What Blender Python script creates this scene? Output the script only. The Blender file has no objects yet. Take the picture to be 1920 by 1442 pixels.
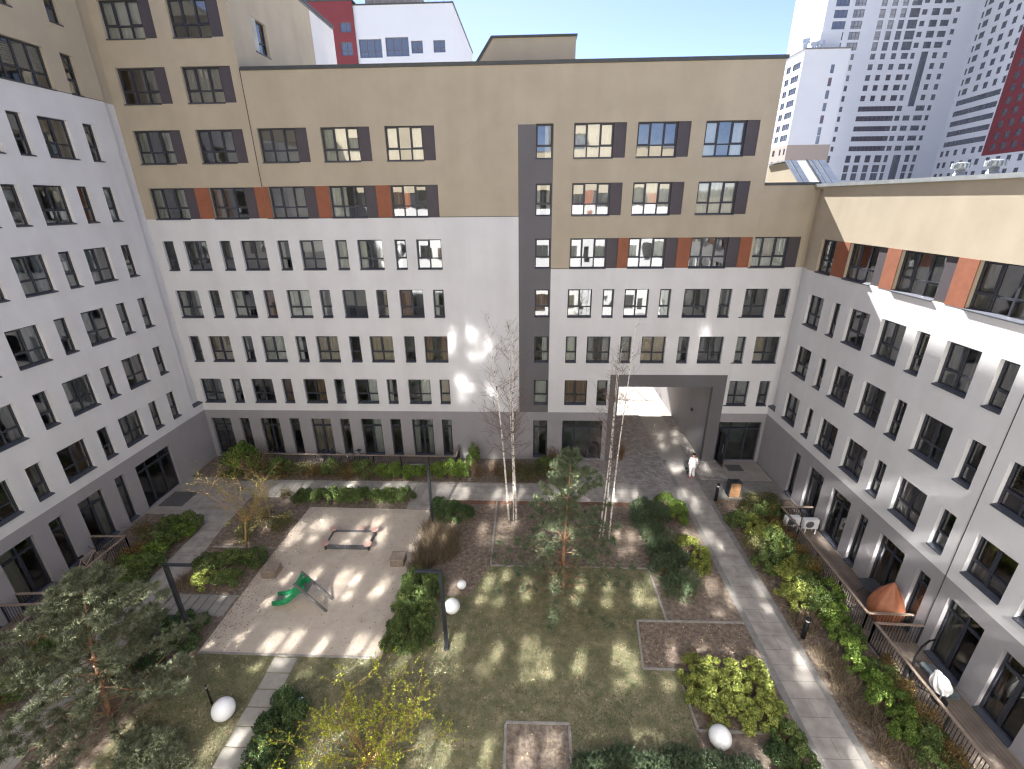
import bpy, math, random
import numpy as np
from mathutils import Vector, Matrix

R = random.Random(11)
NP = np.random.default_rng(7)
S = bpy.context.scene
COL = S.collection
PI = math.pi

# ------------------------------------------------------------------ helpers
class MB:
    """collects faces that become ONE mesh"""
    def __init__(s): s.v = []; s.f = []
    def quad(s, a, b, c, d):
        n = len(s.v); s.v += [tuple(a), tuple(b), tuple(c), tuple(d)]; s.f.append((n, n+1, n+2, n+3))
    def poly(s, pts):
        n = len(s.v); s.v += [tuple(p) for p in pts]; s.f.append(tuple(range(n, n+len(pts))))
    def box(s, x0, x1, y0, y1, z0, z1):
        n = len(s.v)
        s.v += [(x, y, z) for x in (x0, x1) for y in (y0, y1) for z in (z0, z1)]
        s.f += [tuple(n+i for i in q) for q in ((0,1,3,2),(4,6,7,5),(0,4,5,1),(2,3,7,6),(0,2,6,4),(1,5,7,3))]
    def obox(s, c, ax, ay, az):
        """oriented box: centre and three half vectors"""
        c, ax, ay, az = map(Vector, (c, ax, ay, az)); n = len(s.v)
        s.v += [tuple(c + i*ax + j*ay + k*az) for i in (-1,1) for j in (-1,1) for k in (-1,1)]
        s.f += [tuple(n+i for i in q) for q in ((0,1,3,2),(4,6,7,5),(0,4,5,1),(2,3,7,6),(0,2,6,4),(1,5,7,3))]
    def beam(s, a, b, w, h, up=(0,0,1)):
        a, b = Vector(a), Vector(b); d = b-a; L = d.length; d.normalize()
        sd = d.cross(Vector(up))
        if sd.length < 1e-4: sd = Vector((1,0,0))
        sd.normalize(); u = sd.cross(d)
        s.obox((a+b)/2, d*L/2, sd*w/2, u*h/2)
    def tube(s, pts, rad, k=8, cap=True):
        pts = [Vector(p) for p in pts]
        if not hasattr(rad, '__len__'): rad = [rad]*len(pts)
        rings = []; prev = None
        for i, p in enumerate(pts):
            d = (pts[min(i+1, len(pts)-1)] - pts[max(i-1, 0)])
            d = d.normalized() if d.length > 1e-9 else Vector((0,0,1))
            if prev is None:
                a = d.cross(Vector((0,0,1)))
                if a.length < 1e-3: a = d.cross(Vector((1,0,0)))
            else:
                a = prev - d*prev.dot(d)
                if a.length < 1e-6: a = d.cross(Vector((1,0,0)))
            a.normalize(); prev = a; b = d.cross(a)
            n = len(s.v)
            for j in range(k):
                t = 2*PI*j/k; s.v.append(tuple(p + rad[i]*(math.cos(t)*a + math.sin(t)*b)))
            rings.append(n)
        for r0, r1 in zip(rings, rings[1:]):
            for j in range(k):
                s.f.append((r0+j, r0+(j+1)%k, r1+(j+1)%k, r1+j))
        if cap:
            s.f.append(tuple(rings[0]+j for j in range(k))[::-1]); s.f.append(tuple(rings[-1]+j for j in range(k)))
    def lathe(s, prof, c=(0,0,0), k=24):
        rings = []
        for r, z in prof:
            n = len(s.v)
            for j in range(k):
                t = 2*PI*j/k; s.v.append((c[0]+r*math.cos(t), c[1]+r*math.sin(t), c[2]+z))
            rings.append(n)
        for r0, r1 in zip(rings, rings[1:]):
            for j in range(k): s.f.append((r0+j, r0+(j+1)%k, r1+(j+1)%k, r1+j))
        s.f.append(tuple(rings[0]+j for j in range(k))[::-1]); s.f.append(tuple(rings[-1]+j for j in range(k)))
    def mesh(s, name, off=(0,0,0), smooth=False):
        me = bpy.data.meshes.new(name)
        ox, oy, oz = off
        me.from_pydata([(a-ox, b-oy, c-oz) for a, b, c in s.v], [], s.f)
        if smooth: me.polygons.foreach_set('use_smooth', [True]*len(me.polygons))
        me.update(); return me

def root_of(o):
    while o.parent: o = o.parent
    return o
def link(name, me, m, parent=None, loc=(0,0,0)):
    o = bpy.data.objects.new(name, me); COL.objects.link(o)
    if m and not me.materials: me.materials.append(m)
    o.parent = parent; o.location = loc
    return o
def obj(name, mb, m, parent=None, smooth=False, bevel=0):
    """mb holds world coordinates; the object hangs on its (unrotated) root"""
    off = root_of(parent).location if parent else (0,0,0)
    o = link(name, mb.mesh(name, off, smooth), m, parent)
    if bevel:
        b = o.modifiers.new('bevel', 'BEVEL'); b.width = bevel; b.segments = 2; b.limit_method = 'ANGLE'
    return o
def tag(o, label, cat, group=None):
    o['label'] = label; o['category'] = cat
    if group: o['group'] = group
    return o
def thing(name, label, cat, loc=(0,0,0), group=None):
    o = bpy.data.objects.new(name, None); COL.objects.link(o); o.location = loc
    o.empty_display_size = .2
    return tag(o, label, cat, group)
def struct(name, mb, m, kind='structure'):
    o = obj(name, mb, m); o['kind'] = kind; return o
def dup(root, loc, label=None, rz=0, scale=None):
    """copy of a thing, of its parts and their sub-parts"""
    def cp(o, par):
        c = o.copy(); COL.objects.link(c); c.parent = par
        for ch in list(o.children): cp(ch, c)
        return c
    r = cp(root, None); r.location = loc; r.rotation_euler = (0,0,rz)
    if scale: r.scale = scale
    if label: r['label'] = label
    return r

# ------------------------------------------------------------------ materials
def mat(name, col, rough=.8, spec=.3, metal=0., var=0., vscale=3., bump=0., bscale=40., ramp=None, ior=None):
    m = bpy.data.materials.new(name); m.use_nodes = True
    n = m.node_tree; b = n.nodes['Principled BSDF']
    b.inputs['Base Color'].default_value = (*col, 1); b.inputs['Roughness'].default_value = rough
    b.inputs['Specular IOR Level'].default_value = spec; b.inputs['Metallic'].default_value = metal
    if ior: b.inputs['IOR'].default_value = ior
    tc = n.nodes.new('ShaderNodeTexCoord')
    if var or ramp:
        nz = n.nodes.new('ShaderNodeTexNoise'); nz.inputs['Scale'].default_value = vscale
        nz.inputs['Detail'].default_value = 6; nz.inputs['Roughness'].default_value = .62
        n.links.new(tc.outputs['Object'], nz.inputs['Vector'])
        rp = n.nodes.new('ShaderNodeValToRGB')
        e = rp.color_ramp.elements
        if ramp:
            while len(e) < len(ramp): e.new(.5)
            for k, (p, c) in enumerate(ramp): e[k].position = p; e[k].color = (*c, 1)
        else:
            e[0].position = .3; e[1].position = .7
            e[0].color = (*[max(0, x*(1-var)) for x in col], 1); e[1].color = (*[min(1, x*(1+var)) for x in col], 1)
        n.links.new(nz.outputs['Fac'], rp.inputs['Fac']); n.links.new(rp.outputs['Color'], b.inputs['Base Color'])
    if bump:
        n2 = n.nodes.new('ShaderNodeTexNoise'); n2.inputs['Scale'].default_value = bscale; n2.inputs['Detail'].default_value = 4
        bp = n.nodes.new('ShaderNodeBump'); bp.inputs['Strength'].default_value = bump; bp.inputs['Distance'].default_value = .02
        n.links.new(tc.outputs['Object'], n2.inputs['Vector']); n.links.new(n2.outputs['Fac'], bp.inputs['Height'])
        n.links.new(bp.outputs['Normal'], b.inputs['Normal'])
    return m

def plaster(name, col, var=.05):
    """painted render: soft blotches, faint run-off streaks, fine grain"""
    m = mat(name, col, .92, .15, var=var, vscale=.5, bump=.16, bscale=30)
    n = m.node_tree; b = n.nodes['Principled BSDF']
    src = b.inputs['Base Color'].links[0].from_socket
    tc = n.nodes['Texture Coordinate']; mp = n.nodes.new('ShaderNodeMapping'); mp.inputs['Scale'].default_value = (.75, .75, .06)
    nz = n.nodes.new('ShaderNodeTexNoise'); nz.inputs['Scale'].default_value = 1.3; nz.inputs['Detail'].default_value = 5
    n.links.new(tc.outputs['Object'], mp.inputs['Vector']); n.links.new(mp.outputs['Vector'], nz.inputs['Vector'])
    rp = n.nodes.new('ShaderNodeValToRGB'); e = rp.color_ramp.elements
    e[0].position = .35; e[0].color = (.945, .94, .93, 1); e[1].position = .62; e[1].color = (1, 1, 1, 1)
    n.links.new(nz.outputs['Fac'], rp.inputs['Fac'])
    mx = n.nodes.new('ShaderNodeMix'); mx.data_type = 'RGBA'; mx.blend_type = 'MULTIPLY'; mx.inputs['Factor'].default_value = 1
    n.links.new(src, mx.inputs['A']); n.links.new(rp.outputs['Color'], mx.inputs['B'])
    n.links.new(mx.outputs['Result'], b.inputs['Base Color'])
    return m

def leafmat(name, c0, c1, c2=None, transl=.25, rough=.55):
    """leaves: every leaf carries its own 'tint' value"""
    m = bpy.data.materials.new(name); m.use_nodes = True; n = m.node_tree
    b = n.nodes['Principled BSDF']; b.inputs['Roughness'].default_value = rough; b.inputs['Specular IOR Level'].default_value = .3
    at = n.nodes.new('ShaderNodeAttribute'); at.attribute_name = 'tint'
    oi = n.nodes.new('ShaderNodeObjectInfo')
    rp = n.nodes.new('ShaderNodeValToRGB'); e = rp.color_ramp.elements
    e[0].position = .1; e[0].color = (*c0, 1); e[1].position = .9; e[1].color = (*c1, 1)
    if c2: k = e.new(.97); k.color = (*c2, 1)
    n.links.new(at.outputs['Fac'], rp.inputs['Fac'])
    hs = n.nodes.new('ShaderNodeHueSaturation')
    mr = n.nodes.new('ShaderNodeMapRange'); mr.inputs['To Min'].default_value = .8; mr.inputs['To Max'].default_value = 1.2
    n.links.new(oi.outputs['Random'], mr.inputs['Value']); n.links.new(mr.outputs['Result'], hs.inputs['Value'])
    n.links.new(rp.outputs['Color'], hs.inputs['Color']); n.links.new(hs.outputs['Color'], b.inputs['Base Color'])
    if transl:
        t = n.nodes.new('ShaderNodeBsdfTranslucent'); n.links.new(hs.outputs['Color'], t.inputs['Color'])
        mx = n.nodes.new('ShaderNodeMixShader'); mx.inputs['Fac'].default_value = transl
        n.links.new(b.outputs['BSDF'], mx.inputs[1]); n.links.new(t.outputs['BSDF'], mx.inputs[2])
        n.links.new(mx.outputs['Shader'], n.nodes['Material Output'].inputs['Surface'])
    return m

def glassmat(name, tint, rough, ior):
    """window pane: see-through, with the mirror of a double glazed unit"""
    m = bpy.data.materials.new(name); m.use_nodes = True; n = m.node_tree
    n.nodes.remove(n.nodes['Principled BSDF'])
    fr = n.nodes.new('ShaderNodeFresnel'); fr.inputs['IOR'].default_value = ior
    tr = n.nodes.new('ShaderNodeBsdfTransparent'); tr.inputs['Color'].default_value = (*tint, 1)
    gl = n.nodes.new('ShaderNodeBsdfGlossy'); gl.inputs['Roughness'].default_value = rough
    gl.inputs['Color'].default_value = (.96, .98, 1, 1)
    mx = n.nodes.new('ShaderNodeMixShader')
    n.links.new(fr.outputs['Fac'], mx.inputs['Fac']); n.links.new(tr.outputs['BSDF'], mx.inputs[1])
    n.links.new(gl.outputs['BSDF'], mx.inputs[2]); n.links.new(mx.outputs['Shader'], n.nodes['Material Output'].inputs['Surface'])
    return m

M = {}
ORD = ['first','second','third','fourth','fifth','sixth','seventh','eighth','ninth','tenth','eleventh','twelfth','thirteenth','fourteenth','fifteenth','sixteenth','seventeenth']
M['tan'] = plaster('tan_render', (.435, .375, .28), .065)
M['white'] = plaster('white_render', (.66, .655, .65), .05)
M['grey'] = plaster('grey_render', (.315, .30, .305))
M['dark'] = plaster('dark_grey_render', (.15, .143, .147))
M['orange'] = mat('orange_panel', (.27, .10, .055), .7, .25, var=.12, vscale=2.5, bump=.1)
M['frame'] = mat('window_frame', (.036, .039, .05), .45, .4)
M['panel'] = mat('side_panel', (.075, .064, .072), .6, .3, var=.06, vscale=3)
M['sill'] = mat('sill_metal', (.06, .066, .082), .42, .5, var=.15, vscale=6)
M['glass'] = glassmat('window_glass', (.95, .98, .96), .02, 2.5)
M['glass2'] = mat('sunlit_glass', (.012, .014, .016), .055, .5, ior=3.6)
M['room'] = mat('room_plaster', (.46, .45, .40), .9, .1, var=.3, vscale=.7)
M['curtain'] = mat('curtain_cloth', (.52, .52, .47), .9, .1, var=.12, vscale=2)
M['blind'] = mat('roller_blind', (.27, .26, .24), .8, .2, var=.1, vscale=1.5)
M['coping'] = mat('coping_metal', (.05, .055, .05), .45, .5, var=.2, vscale=4)
M['zinc'] = mat('zinc_sheet', (.42, .45, .46), .38, .5, metal=.6, var=.18, vscale=2.5, bump=.15, bscale=8)
M['roof'] = mat('roof_felt', (.16, .16, .16), .9, .2, var=.2, vscale=1)
M['doorglass'] = glassmat('door_glass', (.5, .57, .58), .02, 2.0)
M['steel'] = mat('painted_steel', (.028, .031, .036), .5, .4, var=.1, vscale=8)
M['alu'] = mat('brushed_metal', (.5, .52, .54), .35, .5, metal=.8)
M['wood'] = mat('weathered_wood', (.28, .23, .18), .7, .25, var=.3, vscale=9, bump=.2, bscale=60)
M['opal'] = mat('opal_plastic', (.86, .86, .84), .28, .5)
M['whitepaint'] = mat('white_paint', (.78, .78, .76), .45, .4)
M['black'] = mat('black_plastic', (.012, .012, .013), .5, .4)
M['kerb'] = mat('kerb_concrete', (.29, .27, .24), .9, .2, var=.25, vscale=5, bump=.3, bscale=50)
# ------------------------------------------------------------------ facades
FL = 2.8
SILL = [4.03 + FL*k for k in range(14)]
WH = 1.62                      # window height
RV = .2                        # reveal depth
class Facade:
    """a wall plane: u runs right as seen from outside, d goes into the building"""
    def __init__(s, org, rz): s.o = Vector(org); s.rz = rz; c, q = math.cos(rz), math.sin(rz); s.ux = Vector((c, q, 0)); s.dx = Vector((-q, c, 0))
    def p(s, u, d, z): return s.o + s.ux*u + s.dx*d + Vector((0,0,z))

def wall_zone(fa, u0, u1, z0, z1, holes, mb, depth=RV+.06):
    hs = [(max(a,u0), min(b,u1), max(c,z0), min(e,z1), a, b, c, e) for a,b,c,e in holes if a<u1-1e-4 and b>u0+1e-4 and c<z1-1e-4 and e>z0+1e-4]
    zs = sorted({z0, z1, *[h[2] for h in hs], *[h[3] for h in hs]})
    for za, zb in zip(zs, zs[1:]):
        if zb-za < 1e-5: continue
        bl = sorted((h[0], h[1]) for h in hs if h[2] <= za+1e-6 and h[3] >= zb-1e-6)
        u = u0
        for a, b in bl+[(u1, u1)]:
            if a > u+1e-5: mb.quad(fa.p(u,0,za), fa.p(a,0,za), fa.p(a,0,zb), fa.p(u,0,zb))
            u = max(u, b)
    for a,b,c,e,A,B,C,E in hs:
        if A >= u0-1e-6: mb.quad(fa.p(a,0,c), fa.p(a,0,e), fa.p(a,depth,e), fa.p(a,depth,c))
        if B <= u1+1e-6: mb.quad(fa.p(b,0,c), fa.p(b,depth,c), fa.p(b,depth,e), fa.p(b,0,e))
        if E <= z1+1e-6: mb.quad(fa.p(a,0,e), fa.p(b,0,e), fa.p(b,depth,e), fa.p(a,depth,e))
        if C >= z0-1e-6: mb.quad(fa.p(a,0,c), fa.p(a,depth,c), fa.p(b,depth,c), fa.p(b,0,c))

WCACHE = {}
def bars_mesh(w, h, kind):
    """frame bars in window space (x right, y in, z up); returns bars and pane rectangles"""
    F = MB(); t = .058; y0, y1 = RV-.05, RV+.03
    def bar(xa, xb, za, zb, dy=0): F.box(xa, xb, y0+dy, y1+dy, za, zb)
    bar(0, t, 0, h); bar(w-t, w, 0, h); bar(t, w-t, 0, t); bar(t, w-t, h-t, h)
    panes = []
    if kind == 'N': cols = [t, w-t]; rows = [t, h*.37, h-t]
    elif kind == 'W': cols = [t, w/2, w-t]; rows = [t, h*.36, h-t]
    elif kind == 'T': cols = [t, w*.335, w*.665, w-t]; rows = [t, h*.35, h-t]
    elif kind == 'G': cols = [t, w*.52, w-t]; rows = [t, h*.8, h-t]
    elif kind == 'S': cols = [t, w-t]; rows = [t, h*.8, h-t]
    elif kind == 'D': cols = [t, w*.3, w*.68, w-t]; rows = [t, h*.82, h-t]
    elif kind == 'B': cols = [t, w*.25, w*.5, w*.75, w-t]; rows = [t, h*.35, h-t]
    hw = .033
    for c in cols[1:-1]: bar(c-hw, c+hw, t, h-t, .002)
    for r in rows[1:-1]:
        for a, b in zip(cols, cols[1:]):
            bar(a+(hw if a > t+.01 else 0), b-(hw if b < w-t-.01 else 0), r-hw, r+hw, .004)
    # sash profile of opening lights
    for i, (a, b) in enumerate(zip(cols, cols[1:])):
        for j, (c, e) in enumerate(zip(rows, rows[1:])):
            a2, b2 = a+(hw if a > t+.01 else 0), b-(hw if b < w-t-.01 else 0)
            c2, e2 = c+(hw if c > t+.01 else 0), e-(hw if e < h-t-.01 else 0)
            if (i % 2 == 0 and j == len(rows)-2 and kind in 'NWT') or (kind in 'GSD' and j == 0):
                s = .035
                F.box(a2, a2+s, y0-.012, y0+.03, c2, e2); F.box(b2-s, b2, y0-.012, y0+.03, c2, e2)
                F.box(a2+s, b2-s, y0-.012, y0+.03, c2, c2+s); F.box(a2+s, b2-s, y0-.012, y0+.03, e2-s, e2)
            panes.append((a2, b2, c2, e2))
    return F, panes

def pane_mesh(panes, seed, amp, tilt):
    """every light is its own, very slightly bowed and slightly tilted, sheet"""
    rr = random.Random(seed); V = []; Fc = []
    for a, b, c, e in panes:
        g = 5; n = len(V); bow = rr.uniform(-1, 1)*amp + amp*.6; tx = rr.gauss(0, tilt); tz = rr.gauss(0, tilt)
        for i in range(g):
            for j in range(g):
                u, v = i/(g-1), j/(g-1)
                d = bow*(1-(2*u-1)**2)*(1-(2*v-1)**2) + tx*(u-.5)*(b-a) + tz*(v-.5)*(e-c)
                V.append((a+(b-a)*u, RV-.005+d, c+(e-c)*v))
        for i in range(g-1):
            for j in range(g-1): Fc.append((n+i*g+j, n+(i+1)*g+j, n+(i+1)*g+j+1, n+i*g+j+1))
    me = bpy.data.meshes.new('pane'); me.from_pydata(V, [], Fc)
    me.polygons.foreach_set('use_smooth', [True]*len(Fc)); me.update(); return me

def curtain_mesh(w, h, kind, var):
    m = MB(); y = RV+.07
    if kind == 'curtain':
        sides = {0: [(0, w)], 1: [(0, w*.45)], 2: [(w*.55, w)], 3: [(0, w*.3), (w*.7, w)]}[var]
        for a, b in sides:
            k = max(6, int((b-a)/.05)); prev = None
            for i in range(k+1):
                u = a+(b-a)*i/k; d = y + .016*math.sin(i*1.9) + .008*math.sin(i*.7)
                if prev: m.quad((prev[0], prev[1], 0), (u, d, 0), (u, d, h), (prev[0], prev[1], h))
                prev = (u, d)
    else:
        z = [h*.04, h*.36, h*.6, h*.42][var]
        if var == 3:
            k = int((h-z)/.09)
            for i in range(k): m.box(.03, w-.03, y, y+.012, z+i*.09, z+i*.09+.06)
        else: m.box(.03, w-.03, y, y+.01, z, h)
    return m.mesh(kind)

NWIN = [0]
PALE = [mat('curtain_tone', c, .9, .1, var=.1, vscale=2) for c in ((.62,.62,.58),(.45,.46,.43),(.52,.46,.37),(.7,.7,.67),(.4,.4,.4),(.33,.23,.17))]
BLINDS = [mat('blind_tone', c, .8, .2) for c in ((.24,.235,.225),(.33,.32,.30),(.5,.5,.47),(.16,.16,.16))]
def window(bld, fa, u0, u1, z0, h, kind, panel=0, glass='glass', sill=True, cur=True, name='window', amp=.0016, tilt=.0025):
    w = u1-u0-panel; key = (round(w,2), round(h,2), kind)
    if key not in WCACHE:
        F, panes = bars_mesh(key[0], key[1], kind); me = F.mesh('window'); me.materials.append(M['frame']); WCACHE[key] = (me, panes)
    me, panes = WCACHE[key]
    NWIN[0] += 1; sd = NWIN[0]; rr = random.Random(sd*31+5)
    b = bpy.data.objects.new(name, me); COL.objects.link(b); b.parent = bld
    b.location = fa.p(u0, 0, z0) - bld.location; b.rotation_euler = (0,0,fa.rz)
    link('pane', pane_mesh(panes, sd, amp, tilt), M[glass], b)
    if sill:
        m = MB(); W = u1-u0 if not panel else w
        for ya, yb, za, zb in ((-.055, RV-.05, .045, .03),):
            n = len(m.v)
            m.v += [(-.0, ya, .0), (W, ya, .0), (W, yb, .05), (-.0, yb, .05), (-.0, ya, -.045), (W, ya, -.045), (W, -.004, -.045), (0, -.004, -.045), (W, -.004, .01), (0, -.004, .01)]
            m.f += [(n,n+1,n+2,n+3), (n,n+4,n+5,n+1), (n+4,n+7,n+6,n+5), (n,n+9,n+7,n+4), (n+1,n+5,n+6,n+8)]
        link('sill', m.mesh('sill'), M['sill'], b)
    if panel:
        m = MB(); m.box(w, w+panel, .05, RV+.05, 0, h); link('side_panel', m.mesh('side_panel'), M['panel'], b)
    if cur and kind in 'NW' and rr.random() < .13:
        m = MB(); wa, wb = (.058, w-.058) if kind == 'N' else ((.058, w/2-.03) if rr.random() < .6 else (w/2+.03, w-.058)); za, zb = h*.38, h-.07; dy = .17
        P = lambda x, z: (x, RV+.02+dy*(z-za)/(zb-za), z)
        for p_, q_ in (((wa,za),(wa,zb)), ((wb,za),(wb,zb)), ((wa,zb),(wb,zb)), ((wa,za),(wb,za))): m.beam(P(*p_), P(*q_), .05, .05, (0,1,0))
        link('tilted_sash', m.mesh('tilted_sash'), M['frame'], b); cur = rr.random() < .3
    if cur:
        q = rr.random()
        if q < .76: link('curtain', curtain_mesh(w, h, 'curtain', rr.choice((0,0,1,2,3))), rr.choice(PALE), b)
        elif q < .93: link('blind', curtain_mesh(w, h, 'blind', rr.choice((0,1,1,2,3))), rr.choice(BLINDS), b)
    return b

def rooms(mb, fa, u0, u1, zs, depth=2.6):
    """floor slabs, back wall and partitions behind a facade"""
    y0 = RV+.34
    mb.quad(fa.p(u0,depth,zs[0]), fa.p(u1,depth,zs[0]), fa.p(u1,depth,zs[-1]), fa.p(u0,depth,zs[-1]))
    for z in zs: mb.quad(fa.p(u0,y0-.06,z), fa.p(u1,y0-.06,z), fa.p(u1,depth,z), fa.p(u0,depth,z))
    u = u0
    while u < u1+.01:
        mb.quad(fa.p(u,y0-.06,zs[0]), fa.p(u,depth,zs[0]), fa.p(u,depth,zs[-1]), fa.p(u,y0-.06,zs[-1])); u += (u1-u0)/max(1, round((u1-u0)/3.34))

def fill(bld, fa, rows, panel=0, **kw):
    for u0, u1, z, h, kind in rows: window(bld, fa, u0, u1, z, h, kind, panel=panel if kind == 'T' else 0, **kw)
def holes_of(rows): return [(a, b, z, z+h) for a, b, z, h, k in rows]

D = 26.83; XL = -21.37; XR = 14.83
BK = Facade((0, D, 0), 0)
zA, zB, zC, zDd = SILL[3], SILL[2], SILL[1], SILL[0]     # 12.43 9.63 6.83 4.03
zT1, zT2, zT3, zT4 = SILL[4], SILL[5], SILL[6], SILL[7]  # 15.23 18.03 20.83 23.63
GZ, GH = .22, 2.66

# ---- tall corner block, far left of the back facade
TC = thing('apartment_building', 'tall tan and white corner block rising above the roof at the left courtyard end', 'building', (-18, D+6, 0))
T_A = [(-21.08,-20.44,zA,WH,'N'), (-19.86,-18.5,zA,WH,'W'), (-17.74,-17.1,zA,WH,'N'), (-16.52,-15.1,zA,WH,'W')]
T_B = [(-21.12,-19.74,zB,WH,'W'), (-19.12,-18.48,zB,WH,'N'), (-17.78,-16.39,zB,WH,'W'), (-15.8,-15.16,zB,WH,'N')]
T_C = [(a,b,zC,h,k) for a,b,z,h,k in T_A]; T_D = [(a,b,zDd,h,k) for a,b,z,h,k in T_B]
T_T = [(a, b, z, WH-.02, 'T') for z in (zT1, zT2, zT3, zT4, SILL[8]) for a, b in ((-21.04,-18.45), (-17.64,-15.09))]
T_G = [(-21.07,-19.78,GZ,GH,'G'), (-19.15,-18.53,GZ,GH,'S'), (-17.77,-16.5,GZ,GH,'G'), (-15.8,-15.16,GZ,GH,'S')]
X0, X1 = -21.95, -14.64
rows = T_A+T_B+T_C+T_D+T_T+T_G; H = holes_of(rows)
m = MB(); wall_zone(BK, X0, X1, 0, 3.46, H, m); obj('base_wall', m, M['grey'], TC)
m = MB(); wall_zone(BK, X0, X1, 3.46, zT1, H, m); obj('middle_wall', m, M['white'], TC)
m = MB(); wall_zone(BK, X0, X1, zT1, 27.8, H, m)
m.box(X0-.5, X0, D+.01, D+14, 0, 27.8)
SW = Facade((X1, D, 0), PI/2)          # side wall facing +X, u runs +Y
SH = [(2.05, 3.55, 23.55, 25.1), (8.6, 10.0, 22.6, 24.4)]
wall_zone(SW, 0, 9.95, 22.0, 27.8, SH, m); obj('upper_wall', m, M['tan'], TC)
m = MB(); wall_zone(SW, 9.95, 13.9, 22.0, 27.8, SH, m); m.box(X0, X1-.01, D+13.9, D+14, 0, 27.79); obj('end_wall', m, M['white'], TC)
fill(TC, BK, rows, panel=.6)
window(TC, SW, 2.05, 3.55, 23.55, 1.55, 'W'); window(TC, SW, 8.6, 10.0, 22.6, 1.8, 'W')
m = MB(); rooms(m, BK, X0+.05, X1-.05, [0, 3.4]+[3.4+FL*k for k in range(1, 9)]); obj('interior', m, M['room'], TC)
m = MB(); m.box(X0, X1+.02, D-.05, D+14, 27.8, 27.95); obj('roof', m, M['roof'], TC)
m = MB(); m.box(X1-.02, X1+.09, D-.05, D+14, 27.95, 28.06); m.box(X0, X1, D-.08, D+.2, 27.95, 28.06); obj('coping', m, M['coping'], TC)
for a, b in ((-18.45, -17.64),):
    m = MB(); m.box(a, b, D-.012, D+.02, zT1, zT1+WH-.02); obj('orange_panel', m, M['orange'], TC)
m = MB(); m.box(-15.09, X1-.004, D-.012, D+.02, zT1, zT1+WH-.02); obj('orange_panel', m, M['orange'], TC)
m = MB(); m.tube([(X1+.02, D-.012, z) for z in (zT1+WH, 22.3)], .018, 6); obj('downpipe', m, M['steel'], TC)

# ---- central block
CB = thing('apartment_building', 'central tan and white apartment block with dark stair strip and archway', 'building', (-1, D+6, 0))
XA, XB = X1, 12.2
C_A = [(-14.39,-13.72,zA,WH,'N'), (-13.1,-11.74,zA,WH,'W'), (-11.05,-10.38,zA,WH,'N'), (-9.78,-8.36,zA,WH,'W'), (-7.66,-7.02,zA,WH,'N'), (-6.43,-5.02,zA,WH,'W')]
C_B = [(-14.39,-13.0,zB,WH,'W'), (-12.42,-11.78,zB,WH,'N'), (-11.06,-9.66,zB,WH,'W'), (-9.04,-8.4,zB,WH,'N'), (-7.67,-6.27,zB,WH,'W'), (-5.69,-5.05,zB,WH,'N'),
       (2.15,3.54,zB,WH,'W'), (4.16,4.8,zB,WH,'N'), (5.4,6.79,zB,WH,'W'), (7.4,8.04,zB,WH,'N'), (8.78,10.18,zB,WH,'W'), (10.8,11.46,zB,WH,'N')]
C_C = [(a,b,zC,h,k) for a,b,z,h,k in C_A] + [(2.13,2.78,zC,WH,'N'), (3.39,4.78,zC,WH,'W'), (5.38,6.03,zC,WH,'N'), (6.64,8.05,zC,WH,'W'), (8.79,9.43,zC,WH,'N'), (10.03,11.43,zC,WH,'W')]
C_D = [(a,b,zDd,h,k) for a,b,z,h,k in C_B if b < 4.85]
C_T = [(a, b, z, WH, 'T') for z in (zT1, zT2) for a, b in ((-14.32,-11.7), (-10.97,-8.38), (-7.6,-5.0), (2.18,4.84), (5.4,8.06), (8.79,11.46))] + [(a, b, zA, WH, 'T') for a, b in ((2.18,4.83), (5.4,8.07), (8.79,11.44))]
C_S = [(.24, 1.1, z, WH, 'N') for z in (zDd, zC, zB, zA, zT1, zT2)]
C_G = [(-14.36,-13.05,GZ,GH,'G'), (-12.44,-11.8,GZ,GH,'S'), (-11.04,-9.7,GZ,GH,'G'), (-9.1,-8.42,GZ,GH,'S'), (-7.67,-6.3,GZ,GH,'G'), (-5.72,-5.08,GZ,GH,'S'), (.22,1.12,GZ,GH,'S')]
DOOR1 = [(2.09, 4.66, .06, 2.82, 'D')]
rows = C_A+C_B+C_C+C_D+C_T+C_S+C_G; H = holes_of(rows+DOOR1) + [(5.5, 11.24, -1, 5.24)]
m = MB(); wall_zone(BK, XA, 4.94, 0, 3.46, H, m); obj('base_wall', m, M['grey'], CB)
m = MB(); wall_zone(BK, XA, -.66, 3.46, zT1, H, m); wall_zone(BK, 1.13, XB, 6.03, zA, H, m); wall_zone(BK, 1.13, 4.94, 3.46, 6.03, H, m); wall_zone(BK, 12.0, XB, 3.46, 6.03, H, m); obj('middle_wall', m, M['white'], CB)
m = MB(); wall_zone(BK, XA, -.66, zT1, 22.2, H, m); wall_zone(BK, -.66, 1.13, 19.62, 22.2, H, m); wall_zone(BK, 1.13, XB, zA, 22.2, H, m)
m.box(XB-.3, XB, D+.001, 40.2, 16.8, 22.2); obj('upper_wall', m, M['tan'], CB)
m = MB(); wall_zone(BK, -.66, 1.13, 3.46, 19.62, H, m); obj('stair_strip', m, M['dark'], CB)
m = MB(); m.box(4.94, 5.5, D-.03, D+.3, 0, 6.03); m.box(11.24, 12.0, D-.03, D+.3, 0, 6.03); m.box(5.5, 11.24, D-.03, D+.3, 5.24, 6.03); obj('archway_frame', m, M['dark'], CB)
m = MB(); m.box(5.3, 5.5, D+.3, 40.2, 0, 5.24); m.box(11.24, 11.44, D+.3, 40.2, 0, 5.24); m.box(5.3, 11.44, D+.3, 40.2, 5.24, 5.4); obj('passage_lining', m, M['grey'], CB)
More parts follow.
